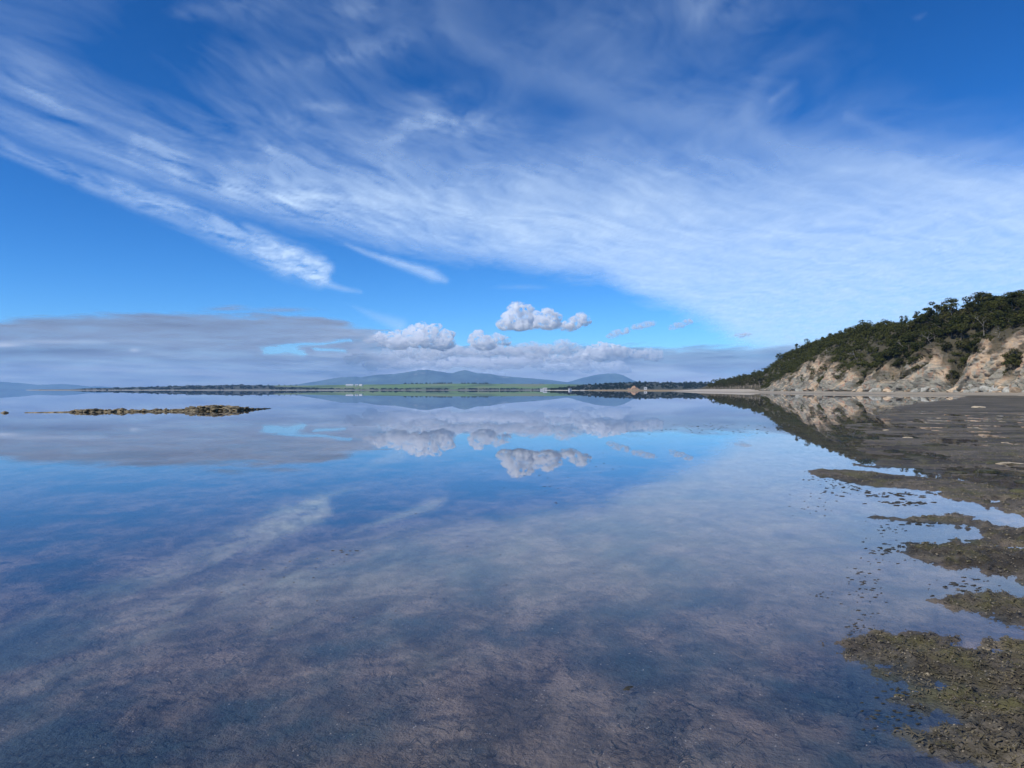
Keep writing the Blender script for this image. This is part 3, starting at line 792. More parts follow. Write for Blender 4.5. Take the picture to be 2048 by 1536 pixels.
def blob_tree(rnd, rx, rz, n, leaf, flat=0.75, clumps=9, base=0.25):
    """leaf clump quads spread over a cluster of lobes; returns verts, faces"""
    rs = np.random.RandomState(rnd.randrange(1 << 30))
    a = rs.uniform(0, 6.283, clumps); q = np.sqrt(rs.rand(clumps)) * 0.72
    C = np.stack([np.cos(a) * q * rx, np.sin(a) * q * rx, rz * (base + 0.1 + rs.rand(clumps) * 0.55 * (1.15 - q))], -1)
    cr = rx * rs.uniform(0.30, 0.48, clumps)
    i = rs.randint(0, clumps, n)
    d = rs.normal(size=(n, 3)); d[:, 2] += 0.25; d /= np.linalg.norm(d, axis=1)[:, None] + 1e-9
    p = C[i] + d * (cr[i] * rs.uniform(0.6, 1.06, n))[:, None] * np.array([1, 1, flat])
    nr = d + rs.normal(0, .5, (n, 3)); nr[:, 2] += .3; nr /= np.linalg.norm(nr, axis=1)[:, None] + 1e-9
    t = np.cross(nr, rs.normal(size=(n, 3))); t /= np.linalg.norm(t, axis=1)[:, None] + 1e-9
    b = np.cross(nr, t); h = (leaf * rs.uniform(0.6, 1.3, n))[:, None]
    V = np.stack([p + t * h * 0.55, p + b * h * 0.3, p - t * h * 0.55, p - b * h * 0.3], 1).reshape(-1, 3)
    return V, np.arange(4 * n).reshape(n, 4)

class Pile:
    """collects many small meshes into one"""
    def __init__(self): self.V, self.F, self.k = [], [], 0
    def put(self, v, f, off):
        self.V.append(v + np.array(off)); self.F.append(f + self.k); self.k += len(v)
    def mesh(self, name, mats): return mesh_np(name, np.concatenate(self.V), np.concatenate(self.F), mats)

def foliage_mat(name, dark, light, rnd_amt=0.35):
    m = NT(name)
    oi = m.n('ObjectInfo')
    n = m.noise(m.pos(), 0.9, 3, 0.6)
    f = m.math('ADD', m.math('MULTIPLY', oi.outputs['Random'], rnd_amt), m.math('MULTIPLY', m.math('SUBTRACT', n, 0.35), 1.3), True)
    c = m.mix(f, dark, light)
    d = m.n('BsdfDiffuse'); m.link(c, d.inputs[0]); t = m.n('BsdfTranslucent'); m.link(c, t.inputs[0])
    s = m.n('MixShader', i_0=0.22); m.link(d.outputs[0], s.inputs[1]); m.link(t.outputs[0], s.inputs[2])
    return m.surf(s.outputs[0])
LEAF_FAR = foliage_mat('far_foliage', (0.018, 0.026, 0.012), (0.055, 0.065, 0.028))

def far_land(name, label, dist, depth, prof, colour, seed, rough=1.0, step=2.0, sand=True, shore_py=None):
    """low land seen as a strip: rises from the waterline to the height of prof over depth"""
    px = np.arange(prof[0][0], prof[-1][0] + .1, step)
    H = np.maximum(EYE + (HOR - np.interp(px, [p[0] for p in prof], [p[1] for p in prof])) / FPX * (dist + depth * .8), 0.3)
    v = np.array([0, .01, .02, .05, .1, .2, .3, .4, .5, .6, .7, .8, .9, 1.0, 1.25, 1.6])
    xx = (px - CX) / FPX
    wig = 30 * fbm2(px / 40.0, px * 0 + 1, 4, seed)
    Pg, Vg = np.meshgrid(px, v, indexing='ij')
    Y = dist + depth * Vg + np.repeat(wig[:, None], len(v), 1) * (1 - np.clip(Vg, 0, 1))
    Z = -0.4 + np.where(Vg < .03, Vg / .02 * 1.4, 1.0 + (H[:, None] - 1.0) * np.clip(Vg / .8, 0, 1.0) ** 1.3) + 0.8 * rough * fbm2(Pg / 6, Vg * 9, 3, seed + 1) * (Vg > .04)
    Z = np.where(Vg > 1.1, Z * 0.85, Z)
    endt = np.clip(np.minimum(Pg - px[0], px[-1] - Pg) / 30.0, 0, 1) ** .5
    Z = -0.4 + (Z + 0.4) * endt
    P = np.stack([(Pg - CX) / FPX * Y, Y, Z], -1).reshape(-1, 3)
    me = mesh_np(name, P, grid_faces(len(px), len(v)), [colour])
    return add(name, me, kind='structure', label=label, cat='land')

def pasture_mat():
    m = NT('pasture')
    n = m.noise(m.scaled(m.pos(), (0.004, 0.002, 0.0)), 1.0, 4, 0.5); n2 = m.noise(m.scaled(m.pos(), (0.02, 0.02, 0.0)), 1.0, 5, 0.6)
    c = m.ramp(n, [(0.38, (0.065, 0.105, 0.03)), (0.5, (0.11, 0.19, 0.04)), (0.62, (0.15, 0.17, 0.07))])
    z = m.n('SeparateXYZ'); m.link(m.pos(), z.inputs[0])
    low = m.ramp(m.math('MULTIPLY', m.math('ADD', z.outputs[2], m.math('MULTIPLY', m.math('SUBTRACT', n2, .5), 8.0)), 0.1), [(0.30, 1.0), (0.48, 0.0)])
    c = m.mix(low, c, m.mix(n2, (0.025, 0.028, 0.014), (0.07, 0.065, 0.035)))
    sandf = m.ramp(m.math('MULTIPLY', z.outputs[2], 0.5), [(0.36, 1.0), (0.52, 0.0)])
    c = m.mix(sandf, c, (0.36, 0.31, 0.24))
    return m.principled(c, 0.95)
def scrubland_mat():
    m = NT('scrubland')
    n2 = m.noise(m.scaled(m.pos(), (0.03, 0.03, 0.03)), 1.0, 5, 0.65)
    z = m.n('SeparateXYZ'); m.link(m.pos(), z.inputs[0])
    c = m.mix(m.ramp(n2, [(0.4, 0.0), (0.7, 1.0)]), (0.022, 0.028, 0.014), (0.085, 0.08, 0.04))
    sandf = m.ramp(m.math('MULTIPLY', z.outputs[2], 0.4), [(0.36, 1.0), (0.52, 0.0)])
    c = m.mix(sandf, c, (0.44, 0.40, 0.33))
    return m.principled(c, 0.95)
PASTURE, SCRUB = pasture_mat(), scrubland_mat()
far_land('far_farmland', 'green farmland rising behind the far shore', 3300, 900,
         [(430, 776), (520, 770.5), (600, 771), (690, 769.5), (760, 768.5), (900, 767), (1000, 767.5), (1100, 768), (1180, 769), (1260, 771), (1330, 776)], PASTURE, 201)
far_land('far_spit', 'low dark scrub spit with a thin white beach on the far left', 3000, 700,
         [(50, 778.9), (140, 778.4), (170, 776.5), (230, 775.3), (300, 773.6), (380, 771.5), (430, 770.6), (480, 769.8), (520, 770.5), (560, 773), (640, 776), (720, 778)], SCRUB, 211)
far_land('far_point', 'low dark wooded point across the inlet', 1900, 420,
         [(1090, 777.5), (1150, 772.5), (1190, 769), (1230, 767), (1300, 765.5), (1360, 766), (1420, 766), (1500, 766), (1580, 770)], SCRUB, 221)

def marsh_mat():
    m = NT('marsh')
    n = m.noise(m.scaled(m.pos(), (0.01, 0.05, 0.0)), 1.0, 5, 0.6)
    c = m.mix(n, (0.16, 0.11, 0.045), (0.34, 0.25, 0.12))
    return m.principled(c, 0.95)
def marsh():
    xs = np.linspace(1170, 1470, 120); v = np.linspace(0, 1, 24)
    Pg, Vg = np.meshgrid(xs, v, indexing='ij')
    d0 = np.interp(xs, [1170, 1230, 1300, 1400, 1470], [1500, 1250, 1050, 880, 820])[:, None]
    Y = d0 + Vg * (1820 - d0)
    Z = -0.35 + 1.25 * sstep(0, 0.08, Vg) + 0.9 * Vg + 0.25 * fbm2(Pg / 14, Vg * 9, 4, 231)
    Z = Z - 1.4 * (sstep(1195, 1170, Pg))
    me = mesh_np('salt_marsh', np.stack([(Pg - CX) / FPX * Y, Y, Z], -1).reshape(-1, 3), grid_faces(120, 24), [marsh_mat()])
    add('salt_marsh', me, kind='structure', label='golden salt marsh flat in front of the dark wooded point', cat='marsh')
marsh()

def beach():
    """pale sand running out from the wooded tail of the headland"""
    s = np.linspace(s_of_y(470), S_MAX, 110); v = np.linspace(0, 1, 20)
    Sg, Vg = np.meshgrid(s, v, indexing='ij')
    x0, y0, nx, ny = shore(Sg)
    wd = np.interp(y0, [470, 540, 640, 760, 860], [24, 34, 42, 46, 30])
    w = 6 - Vg * (wd + 6)
    Z = 1.06 + 1.3 * (1 - Vg) ** 1.2 * sstep(480, 560, y0) - 1.7 * Vg ** 1.4 + 0.10 * fbm2(Sg / 9, w / 6, 4, 241)
    m = NT('beach_sand')
    n = m.noise(m.scaled(m.pos(), (0.3, 0.08, 1)), 1.0, 5, 0.6)
    z = m.n('SeparateXYZ'); m.link(m.pos(), z.inputs[0])
    c = m.mix(n, (0.30, 0.265, 0.205), (0.46, 0.41, 0.33))
    c = m.mix(m.ramp(z.outputs[2], [(0.10, 0.9), (0.35, 0.0)]), c, (0.13, 0.11, 0.085))
    me = mesh_np('sand_beach', np.stack([x0 + nx * w, y0 + ny * w, Z], -1).reshape(-1, 3), grid_faces(110, 20), [m.principled(c, 0.9)])
    add('sand_beach', me, kind='structure', label='pale sand beach below the wooded tail of the headland', cat='beach')
beach()

def far_wood(name, label, spots, seed, kind='stuff'):
    """a far-off wood that reads as one mass: canopy clumps joined"""
    rnd = random.Random(seed); pile = Pile()
    for (x, y, z, r, h, n) in spots:
        pile.put(*blob_tree(rnd, r, h, n, r * 0.42, 0.8, 5, 0.12), (x, y, z))
    me = pile.mesh(name, [LEAF_FAR])
    add(name, me, kind=kind, label=label, cat='trees')
rnd = random.Random(5)
sp = []
for i in range(420):
    px = rnd.uniform(1100, 1480); d = rnd.uniform(1910, 2300)
    top = np.interp(px, [1090, 1140, 1180, 1220, 1290, 1350, 1400, 1480], [777, 771, 766.5, 764, 761.5, 763, 762.5, 763])
    t = (d - 1900) / 400.0
    ztop = (EYE + (HOR - top) / FPX * 2250) * (0.35 + 0.65 * min(1, t * 1.15))
    h = rnd.uniform(5, 8.5)
    sp.append((X(px, d), d, max(ztop - h, 0.3), rnd.uniform(4, 7.5), h, 80))
far_wood('far_wood', 'dark wood covering the low point across the inlet', sp, 15)
sp = []
for i in range(300):
    px = rnd.uniform(165, 640); d = rnd.uniform(3010, 3600)
    top = np.interp(px, [165, 230, 300, 380, 430, 480, 520, 560, 640], [777, 774.5, 772.5, 770, 769, 768, 769, 772.5, 775.5]); t = (d - 3000) / 600.0
    ztop = (EYE + (HOR - top) / FPX * 3560) * (0.3 + 0.7 * min(1, t * 1.1)); h = rnd.uniform(4, 7)
    sp.append((X(px, d), d, max(ztop - h, 0.3), rnd.uniform(6, 11), h, 50))
for i in range(260):                                        # scrub along the far farmland shore
    px = rnd.uniform(560, 1180); d = rnd.uniform(3330, 3500)
    sp.append((X(px, d), d, rnd.uniform(0.4, 2.5), rnd.uniform(7, 14), rnd.uniform(4, 9), 40))
far_wood('shore_scrub', 'dark scrub lining the far shore', sp, 25)

# shelterbelt trees on the skyline of the farmland: few pixels each, one crown mesh shared
pv, pf = blob_tree(random.Random(77), 8.0, 13.0, 160, 4.2, 0.8, 7, 0.05)
belt_me = mesh_np('shelterbelt_tree', pv, pf, [LEAF_FAR])
rnd = random.Random(9)
for (a, b, n, label) in [(806, 862, 12, 'small dark tree in the left shelterbelt on the farmland skyline'), (866, 904, 11, 'small dark tree in the dense middle shelterbelt on the farmland skyline'),
                         (922, 976, 14, 'small dark tree in the right shelterbelt on the farmland skyline'), (980, 1110, 9, 'small dark lone tree on the farmland skyline'), (520, 600, 6, 'small dark tree above the left scrub spit')]:
    for i in range(n):
        px = a + (b - a) * (i + rnd.random()) / n; d = 4080 + rnd.uniform(-40, 40)
        o = add('shelterbelt_tree', belt_me, label=label, cat='tree', group=label.replace('small dark ', '').replace('tree', 'trees'),
                loc=(X(px, d), d, (HOR - np.interp(px, [520, 690, 760, 900, 1000, 1100], [772, 770, 769, 767.5, 768, 768.5])) / FPX * d + 1.0))
        k = rnd.uniform(0.6, 1.0) * (0.55 if a == 980 else 1.0); o.scale = (k * 1.2, k, k * .82); o.rotation_euler.z = rnd.uniform(0, 6)

# farm sheds and shore houses: white walls, grey roofs
def paint(name, c, r=0.6):
    m = NT(name); n = m.noise(m.obj(), 0.8, 4, 0.6)
    return m.principled(m.mix(n, c, tuple(a * 0.85 for a in c)), r)
WHITE, ROOF, ROOF2 = paint('white_board', (0.62, 0.62, 0.60)), paint('pale_roof', (0.5, 0.51, 0.52)), paint('dark_roof', (0.12, 0.11, 0.11)); DARKGLASS = paint('window_glass', (0.03, 0.04, 0.05), 0.15)
def house(name, label, cat, px, py, d, L, W, H, roof, rz=0.0, group=None, wins=2):
    c = at(px, py, d)
    root = add(name, None, label=label, cat=cat, group=group, loc=(c.x, c.y, c.z)); root.rotation_euler.z = rz
    bm = bmesh.new(); bmesh.ops.create_cube(bm, size=1, matrix=Matrix.Translation((0, 0, H / 2 - 1)) @ Matrix.Diagonal((L, W, H + 2, 1)))
    me = bpy.data.meshes.new('wall'); bm.to_mesh(me); bm.free(); me.materials.append(WHITE); add('wall', me, root)
    rh = W * 0.28; e = 0.5
    V = [(-L / 2 - e, -W / 2 - e, H - .1), (L / 2 + e, -W / 2 - e, H - .1), (L / 2 + e, W / 2 + e, H - .1), (-L / 2 - e, W / 2 + e, H - .1), (-L / 2 - e, 0, H + rh), (L / 2 + e, 0, H + rh)]
    me = bpy.data.meshes.new('roof'); me.from_pydata(V, [], [(0, 1, 5, 4), (2, 3, 4, 5), (0, 4, 3), (1, 2, 5), (3, 2, 1, 0)]); me.materials.append(roof); add('roof', me, root)
    for i in range(wins):
        bm = bmesh.new(); bmesh.ops.create_cube(bm, size=1, matrix=Matrix.Translation(((i + .5) / wins * L - L / 2, -W / 2 - 0.03, H * .5)) @ Matrix.Diagonal((L / wins * .35, .1, H * .38, 1)))
        me = bpy.data.meshes.new('window'); bm.to_mesh(me); bm.free(); me.materials.append(DARKGLASS); add('window', me, root)
house('farm_shed', 'long white farm shed at the left end of the farmland row', 'shed', 699, 772, 3850, 36, 14, 5, ROOF, 0.1, None, 0)
house('farm_shed', 'middle white farm shed in the farmland row', 'shed', 713, 772.2, 3830, 14, 12, 6, ROOF, 0.3, None, 0)
house('farm_shed', 'white farm shed at the right end of the farmland row', 'shed', 722, 772, 3850, 16, 12, 6, ROOF, -0.2, None, 0)
house('shore_house', 'white two gabled house close to the far water', 'house', 1090, 779.6, 2500, 12, 8, 4.5, ROOF, 0.15)
house('boat_shed', 'low white boat shed beside the far shore house', 'shed', 1083, 780, 2480, 8, 6, 2.6, ROOF, 0.0, None, 0)
house('shore_cottage', 'small white cottage standing before the dark wood', 'house', 1140, 779.2, 1880, 6, 5, 3, ROOF2, 0.4)
house('marsh_hut', 'tiny white hut at the edge of the salt marsh', 'hut', 1291, 778.4, 1850, 7, 5, 3, ROOF, -0.2, None, 1)

def bank():
    """orange eroded bank in front of the far wood"""
    xs = np.linspace(-1, 1, 40); v = np.linspace(0, 1, 18)
    A, B = np.meshgrid(xs, v, indexing='ij')
    prof = np.clip(1 - A ** 2, 0, 1) ** .6 * (0.65 + 0.5 * fbm2(A * 3, A * 0, 3, 251) + .35 * np.exp(-((A - .1) / .25) ** 2))
    c = at(1268, 779, 1895)
    Z = B * prof * 12; Y = 14 * B ** 1.6 + 2.5 * fbm2(A * 4, B * 3, 4, 255)
    m = NT('ochre_earth'); n = m.noise(m.pos(), 0.35, 5, 0.6)
    c2 = m.mix(m.ramp(n, [(0.4, 0), (0.62, 1)]), (0.14, 0.09, 0.05), (0.44, 0.27, 0.15))
    me = mesh_np('eroded_bank', np.stack([c.x + A * 17, c.y + Y - 8, Z - .3], -1).reshape(-1, 3), grid_faces(40, 18), [m.principled(c2, .95)])
    add('eroded_bank', me, label='orange eroded earth bank in front of the far dark wood', cat='bank')
bank()
# ---------------------------------------------------------------- headland woodland
def tube(V, F, pts, rad, sides=6):
    """tapered tube along points appended to V, F (quads)"""
    k0 = len(V); n = len(pts)
    for i, p in enumerate(pts):
        d = (pts[min(i + 1, n - 1)] - pts[max(i - 1, 0)]).normalized()
        a = d.orthogonal().normalized(); b = d.cross(a)
        for j in range(sides):
            t = 6.28318 * j / sides
            V.append(tuple(p + (a * math.cos(t) + b * math.sin(t)) * rad[i]))
    for i in range(n - 1):
        for j in range(sides):
            F.append((k0 + i * sides + j, k0 + i * sides + (j + 1) % sides, k0 + (i + 1) * sides + (j + 1) % sides, k0 + (i + 1) * sides + j))

def bark_mat(name, c1, c2):
    m = NT(name); n = m.noise(m.scaled(m.obj(), (3, 3, 0.8)), 1.5, 5, 0.6)
    return m.principled(m.mix(n, c1, c2), 0.9)
BARK = bark_mat('coastal_bark', (0.07, 0.055, 0.04), (0.20, 0.17, 0.13))
PALE = bark_mat('pale_bark', (0.24, 0.20, 0.15), (0.48, 0.42, 0.33))
DEAD = bark_mat('weathered_wood', (0.18, 0.165, 0.145), (0.38, 0.35, 0.31))
LEAF = foliage_mat('coastal_foliage', (0.014, 0.021, 0.007), (0.098, 0.102, 0.030), 0.5)
LEAF_OLIVE = foliage_mat('olive_foliage', (0.024, 0.028, 0.010), (0.105, 0.10, 0.036), 0.6)

def trunk_mesh(rnd, h, r, lean, limbs, mat, top=0.8):
    V, F = [], []
    bend = Vector((rnd.uniform(-1, 1), rnd.uniform(-1, 1), 0)) * lean
    pts = [Vector((0, 0, -0.6))] + [Vector((bend.x * t * t, bend.y * t * t, h * top * t)) + Vector((rnd.uniform(-.1, .1), rnd.uniform(-.1, .1), 0)) for t in (0.0, .25, .5, .75, 1.0)]
    tube(V, F, pts, [r * 1.25, r, r * .85, r * .7, r * .5, r * .25])
    for i in range(limbs):
        b = pts[rnd.choice((2, 3, 4))]; a = rnd.uniform(0, 6.283); L = h * rnd.uniform(.25, .42)
        e = b + Vector((math.cos(a) * L * .8, math.sin(a) * L * .8, L * .6)); mid = (b + e) / 2 + Vector((0, 0, L * .08))
        tube(V, F, [b, mid, e], [r * .45, r * .32, r * .12], 5)
    return mesh_np('trunk', np.array(V), np.array(F), [mat])

protos = {}
def make_protos():
    spec = {'round': (6, 2.6, 4.6, 1250, .44, .85, 11, .02, LEAF, BARK), 'layered': (5, 3.0, 6.2, 900, .44, .5, 10, .42, LEAF, BARK),
            'olive': (4, 2.1, 3.2, 900, .40, .8, 9, .0, LEAF_OLIVE, BARK), 'slender': (5, 1.7, 6.4, 460, .40, .7, 6, .50, LEAF_OLIVE, PALE)}
    for kind, (n, rx, h, nl, lf, fl, cl, ba, lm, tm) in spec.items():
        L = []
        for i in range(n):
            r = random.Random(hash(kind) % 1 + 1000 + i * 31 + len(kind) * 7)
            v, f = blob_tree(r, rx * r.uniform(.85, 1.15), h, nl, lf, fl, cl, ba)
            crown = mesh_np('crown', v, f, [LEAF_OLIVE if kind in ('layered', 'round') and i % 3 == 2 else lm])
            L.append((crown, trunk_mesh(r, h, 0.16 if kind != 'slender' else 0.11, 0.5, 5, tm, 0.8 if kind != 'round' else 0.6)))
        protos[kind] = L
make_protos()

TREE_TEXT = {'round': ('coastal_tree', 'dense dark green rounded tree', 'dense round trees'),
             'layered': ('coastal_tree', 'open dark layered tree', 'open layered trees'),
             'olive': ('coastal_shrub', 'olive green shrub', 'olive shrubs'),
             'slender': ('slender_tree', 'slender pale trunked tree', 'slender pale trunked trees')}
def zone(y):
    return ('beside the rock toe of the beach' if y > 400 else 'above the orange tipped cliff' if y > 325 else 'above the bushy middle cliff' if y > 262 else 'above the high cliff past the dark gully')
def plant(kind, i, p, k, rz, place=''):
    name, label, group = TREE_TEXT[kind]
    label = (label + ' ' + place).strip(); group = (group + ' ' + place).strip()
    crown, trunk = protos[kind][i % len(protos[kind])]
    root = add(name, None, label=label, cat='shrub' if kind == 'olive' else 'tree', group=group, loc=p)
    root.rotation_euler.z = rz; root.scale = (k, k, k)
    add('trunk', trunk, root); add('crown', crown, root)
    return root

def woodland():
    rnd = random.Random(2024); rs = np.random.RandomState(2024)
    n = 60000
    s_ = rs.uniform(float(s_of_y(140)), float(s_of_y(790)), n); w_ = rs.uniform(-0.5, 36, n)
    zz, we, wf, t2 = land_height(s_, w_)
    v = veg_amount(s_, w_, zz, we, wf, t2)
    x0, y0, nx, ny = shore(s_); xs = x0 + nx * w_; ys = y0 + ny * w_
    ok = (we > 0.5) & (zz > 1.5) & (v > 0.4) & ~((ys > 500) & (w_ < 7))
    edge_ = we < wf * 1.15
    cand, cell = [], {}
    for i in np.nonzero(ok)[0]:
        x, y, edge = float(xs[i]), float(ys[i]), bool(edge_[i])
        gap = 1.25 if edge else (2.5 if y < 480 else 3.4)
        cx, cyy = int(x // 3), int(y // 3)
        if any((x - q[0]) ** 2 + (y - q[1]) ** 2 < gap * gap for a in (-1, 0, 1) for b in (-1, 0, 1) for q in cell.get((cx + a, cyy + b), ())): continue
        cell.setdefault((cx, cyy), []).append((x, y))
        cand.append((x, y, float(zz[i]), edge, float(w_[i]), rnd.random()))
    near = sorted([c for c in cand if c[1] < 520 and x_on(c) < 2120], key=lambda c: c[1] + 0.9 * c[4])
    for n, (x, y, z, edge, w, q) in enumerate(near[:300]):
        kind = 'olive' if edge and q < 0.8 else ('layered' if q > 0.66 else 'round')
        k = {'olive': rnd.uniform(.6, 1.1), 'layered': rnd.uniform(.85, 1.1), 'round': rnd.uniform(.95, 1.4)}[kind] * (0.8 if y > 400 else 1.0)
        if w > 20: k *= rnd.uniform(0.7, 1.35)
        plant(kind, int(q * 1e5), (x, y, z - 0.25), k, rnd.uniform(0, 6.283), ('on the skyline ' if w > 20 else 'at the lip ' if edge else 'on the slope ') + zone(y))
    rest = near[300:] + [c for c in cand if c[1] >= 520]
    pile = Pile()
    for (x, y, z, edge, w, q) in rest:
        if w > 30 and q > .4: continue
        r = random.Random(int(q * 1e9))
        pile.put(*blob_tree(r, r.uniform(1.7, 3.1), r.uniform(2.6, 5.4) * (1 if q < .8 else 1.35), 260, .55, .75, 7, .05 if q < .8 else .3), (x, y, z - .3))
    und = np.nonzero((we > 0.3) & (zz > 1.5) & (v > 0.3) & ~((ys > 500) & (w_ < 5)) & (CX + FPX * xs / ys < 2140) & (w_ < 32))[0]
    for i in rs.choice(und, 3400, replace=False):                # low understorey between the trees
        pile.put(*blob_tree(rnd, 1.25, 1.2, 40, .42, .7, 4, .0), (xs[i], ys[i], zz[i] - .25))
    me = pile.mesh('headland_scrub', [LEAF])
    add('headland_scrub', me, kind='stuff', label='thick dark scrub and farther trees covering the headland', cat='scrub')
    # slender trunks in a row behind the beach
    for i in range(110):
        y = 505 + 250 * (i + rnd.random()) / 110.0
        s = float(s_of_y(y)); w = rnd.uniform(1.5, 7.0)
        p = land_point(s, w, 0.1); p.z = max(p.z, 1.6)
        plant('slender', rnd.randrange(5), p, rnd.uniform(.75, 1.1) * float(np.interp(y, [505, 600, 760], [1.05, 1.0, .7])), rnd.uniform(0, 6.283), 'behind the beach near the rock toe' if y < 590 else 'behind the middle of the sand beach' if y < 680 else 'behind the far tip of the sand beach')
    return len(near), len(rest)
def x_on(c): return CX + FPX * c[0] / c[1]
woodland()

def dead_tree(label, px, py, dist, size, seed, lean):
    rnd = random.Random(seed)
    root = add('dead_tree', None, label=label, cat='dead tree', loc=at(px, py, dist))
    def grow(p, d, L, r, depth, V, F):
        n = 4; pts = [p]
        for i in range(n):
            d = (d + Vector((rnd.gauss(0, .22), rnd.gauss(0, .22), rnd.gauss(0.03, .18)))).normalized(); pts.append(pts[-1] + d * (L / n))
        tube(V, F, pts, [r * (1 - 0.16 * i) for i in range(n + 1)], 5)
        if depth:
            for b in range(rnd.choice((2, 3, 3))):
                q = pts[rnd.choice((2, 3, 4))]
                dd = (d + Vector((rnd.gauss(0, .75), rnd.gauss(0, .75), rnd.gauss(.1, .5)))).normalized()
                v, f = ([], []) if depth == 3 else (V, F)
                grow(q, dd, L * rnd.uniform(.5, .75), r * .55, depth - 1, v, f)
                if depth == 3: add('branch', mesh_np('branch', np.array(v), np.array(f), [DEAD]), root)
    V, F = [], []
    grow(Vector((0, 0, -.5)), Vector((lean[0], lean[1], .8)).normalized(), size * .5, size * .019, 3, V, F)
    add('trunk', mesh_np('trunk', np.array(V), np.array(F), [DEAD]), root)
for (lb, px, py, d, sz, sd, ln) in [
        ('bleached bare dead tree with forked branches above the high cliff shoulder', 1968, 668, 240, 6.5, 1, (-.3, -.3)),
        ('fallen grey dead branches hanging over the high cliff shoulder', 1996, 672, 235, 4.5, 2, (-.7, -.6)),
        ('grey leafless dead tree leaning out above the middle bare cliff', 1862, 683, 262, 4.8, 3, (-.8, -.3)),
        ('pale dead limb reaching out over the left lip of the middle cliff', 1806, 690, 272, 4.2, 4, (-1.2, -.2)),
        ('tangled grey dead shrub above the gully beside the orange cliff', 1712, 716, 300, 6.0, 5, (-.2, -.5)),
        ('thin bare grey trunk standing in front of the dark trees above the orange cliff', 1652, 712, 345, 5.5, 6, (.05, -.1)),
        ('small grey dead bush on the crest of the orange cliff', 1680, 722, 330, 4.5, 7, (-.4, -.5))]:
    dead_tree(lb, px, py, d, sz, sd, ln)
# ---------------------------------------------------------------- rocks
def rock_mesh(seed, flat=0.65, mat=None, sub=3, jag=0.28):
    bm = bmesh.new(); bmesh.ops.create_icosphere(bm, subdivisions=sub, radius=1.0)
    co = np.array([v.co[:] for v in bm.verts])
    r = np.random.RandomState(seed)
    for i in range(9):                                          # chop flat facets off the ball
        n = r.normal(size=3); n /= np.linalg.norm(n); d = r.uniform(0.55, 0.85)
        t = co @ n - d; co = co - np.clip(t, 0, None)[:, None] * n * 0.92
    co = co * (1 + jag * 0.6 * fbm3(co[:, 0] * 1.6 + seed, co[:, 1] * 1.6, co[:, 2] * 1.6, 4, seed, .55))[:, None]
    co[:, 2] *= flat; co[:, 0] *= r.uniform(.9, 1.3)
    for v, c in zip(bm.verts, co): v.co = c
    me = bpy.data.meshes.new('rock'); bm.to_mesh(me); bm.free()
    me.polygons.foreach_set('use_smooth', np.zeros(len(me.polygons), bool))
    me.materials.append(mat); return me

def rock_mat(name, c1, c2, c3, scale=1.2, rough=0.85, bump=0.06):
    m = NT(name); oi = m.n('ObjectInfo'); p = m.pos()
    n1 = m.noise(p, scale, 5, 0.6, .3); n2 = m.noise(p, scale * 6, 5, .65)
    c = m.mix(m.ramp(n1, [(0.38, 0), (0.62, 1)]), c1, c2)
    c = m.mix(m.math('MULTIPLY', m.ramp(n2, [(0.5, 0), (0.7, 1)]), 0.7), c, c3)
    f = m.n('HueSaturation'); m.link(c, f.inputs['Color']); m.link(m.math('ADD', 0.7, m.math('MULTIPLY', oi.outputs['Random'], 0.6)), f.inputs['Value'])
    return m.principled(f.outputs[0], rough, m.math('ADD', n1, m.math('MULTIPLY', n2, .5)), bump, 0.8)
R_GREY = rock_mat('cliff_boulder_grey', (0.20, 0.20, 0.17), (0.34, 0.33, 0.28), (0.10, 0.095, 0.08))
R_TAN = rock_mat('cliff_boulder_tan', (0.34, 0.25, 0.16), (0.46, 0.36, 0.24), (0.16, 0.11, 0.07))
R_REEF = rock_mat('weedy_reef_rock', (0.09, 0.075, 0.042), (0.24, 0.19, 0.105), (0.03, 0.026, 0.018), 2.2, 0.7, 0.03)
R_SLAB = rock_mat('tan_sandstone', (0.34, 0.28, 0.18), (0.46, 0.39, 0.27), (0.20, 0.13, 0.07), 5.0, 0.8, 0.02)
R_MOSS = rock_mat('mossy_rock', (0.022, 0.024, 0.010), (0.055, 0.055, 0.020), (0.10, 0.085, 0.05), 6.0, 0.8, 0.03)

def boulders():
    rnd = random.Random(31)
    G = [rock_mesh(300 + i, .7, R_GREY) for i in range(6)]; T = [rock_mesh(320 + i, .6, R_TAN) for i in range(5)]
    n = 0
    while n < 190:
        y = rnd.choice((rnd.uniform(180, 262), rnd.uniform(262, 460), rnd.uniform(195, 300)))
        s = float(s_of_y(y)); g = float(gully(np.array([s]))[0])
        w = g + rnd.uniform(-3.2, 1.4)
        p = land_point(s, w)
        size = min(2.0, rnd.uniform(.35, .7) * (1 + rnd.random() ** 4 * 3.0)) * (1.3 if y < 260 else 1.0)
        tan = rnd.random() < 0.38
        zn = 'below the orange tipped cliff' if y > 325 else 'below the bushy middle cliff' if y > 256 else 'below the high cliff past the dark gully'
        sz = 'large' if size > 1.0 else 'small' if size < .5 else 'middling'
        tx = '%s %s boulder %s' % (sz, 'tan sandstone' if tan else 'pale grey', zn)
        o = add('boulder', (T if tan else G)[rnd.randrange(5)], label=tx, cat='boulder', group=tx.replace('boulder', 'boulders'), loc=(p.x, p.y, min(p.z, 2.2) + size * .1))
        o.scale = (size * rnd.uniform(.8, 1.3), size, size * rnd.uniform(.7, 1.1)); o.rotation_euler = (rnd.uniform(-.4, .4), rnd.uniform(-.4, .4), rnd.uniform(0, 6.28))
        n += 1
boulders()

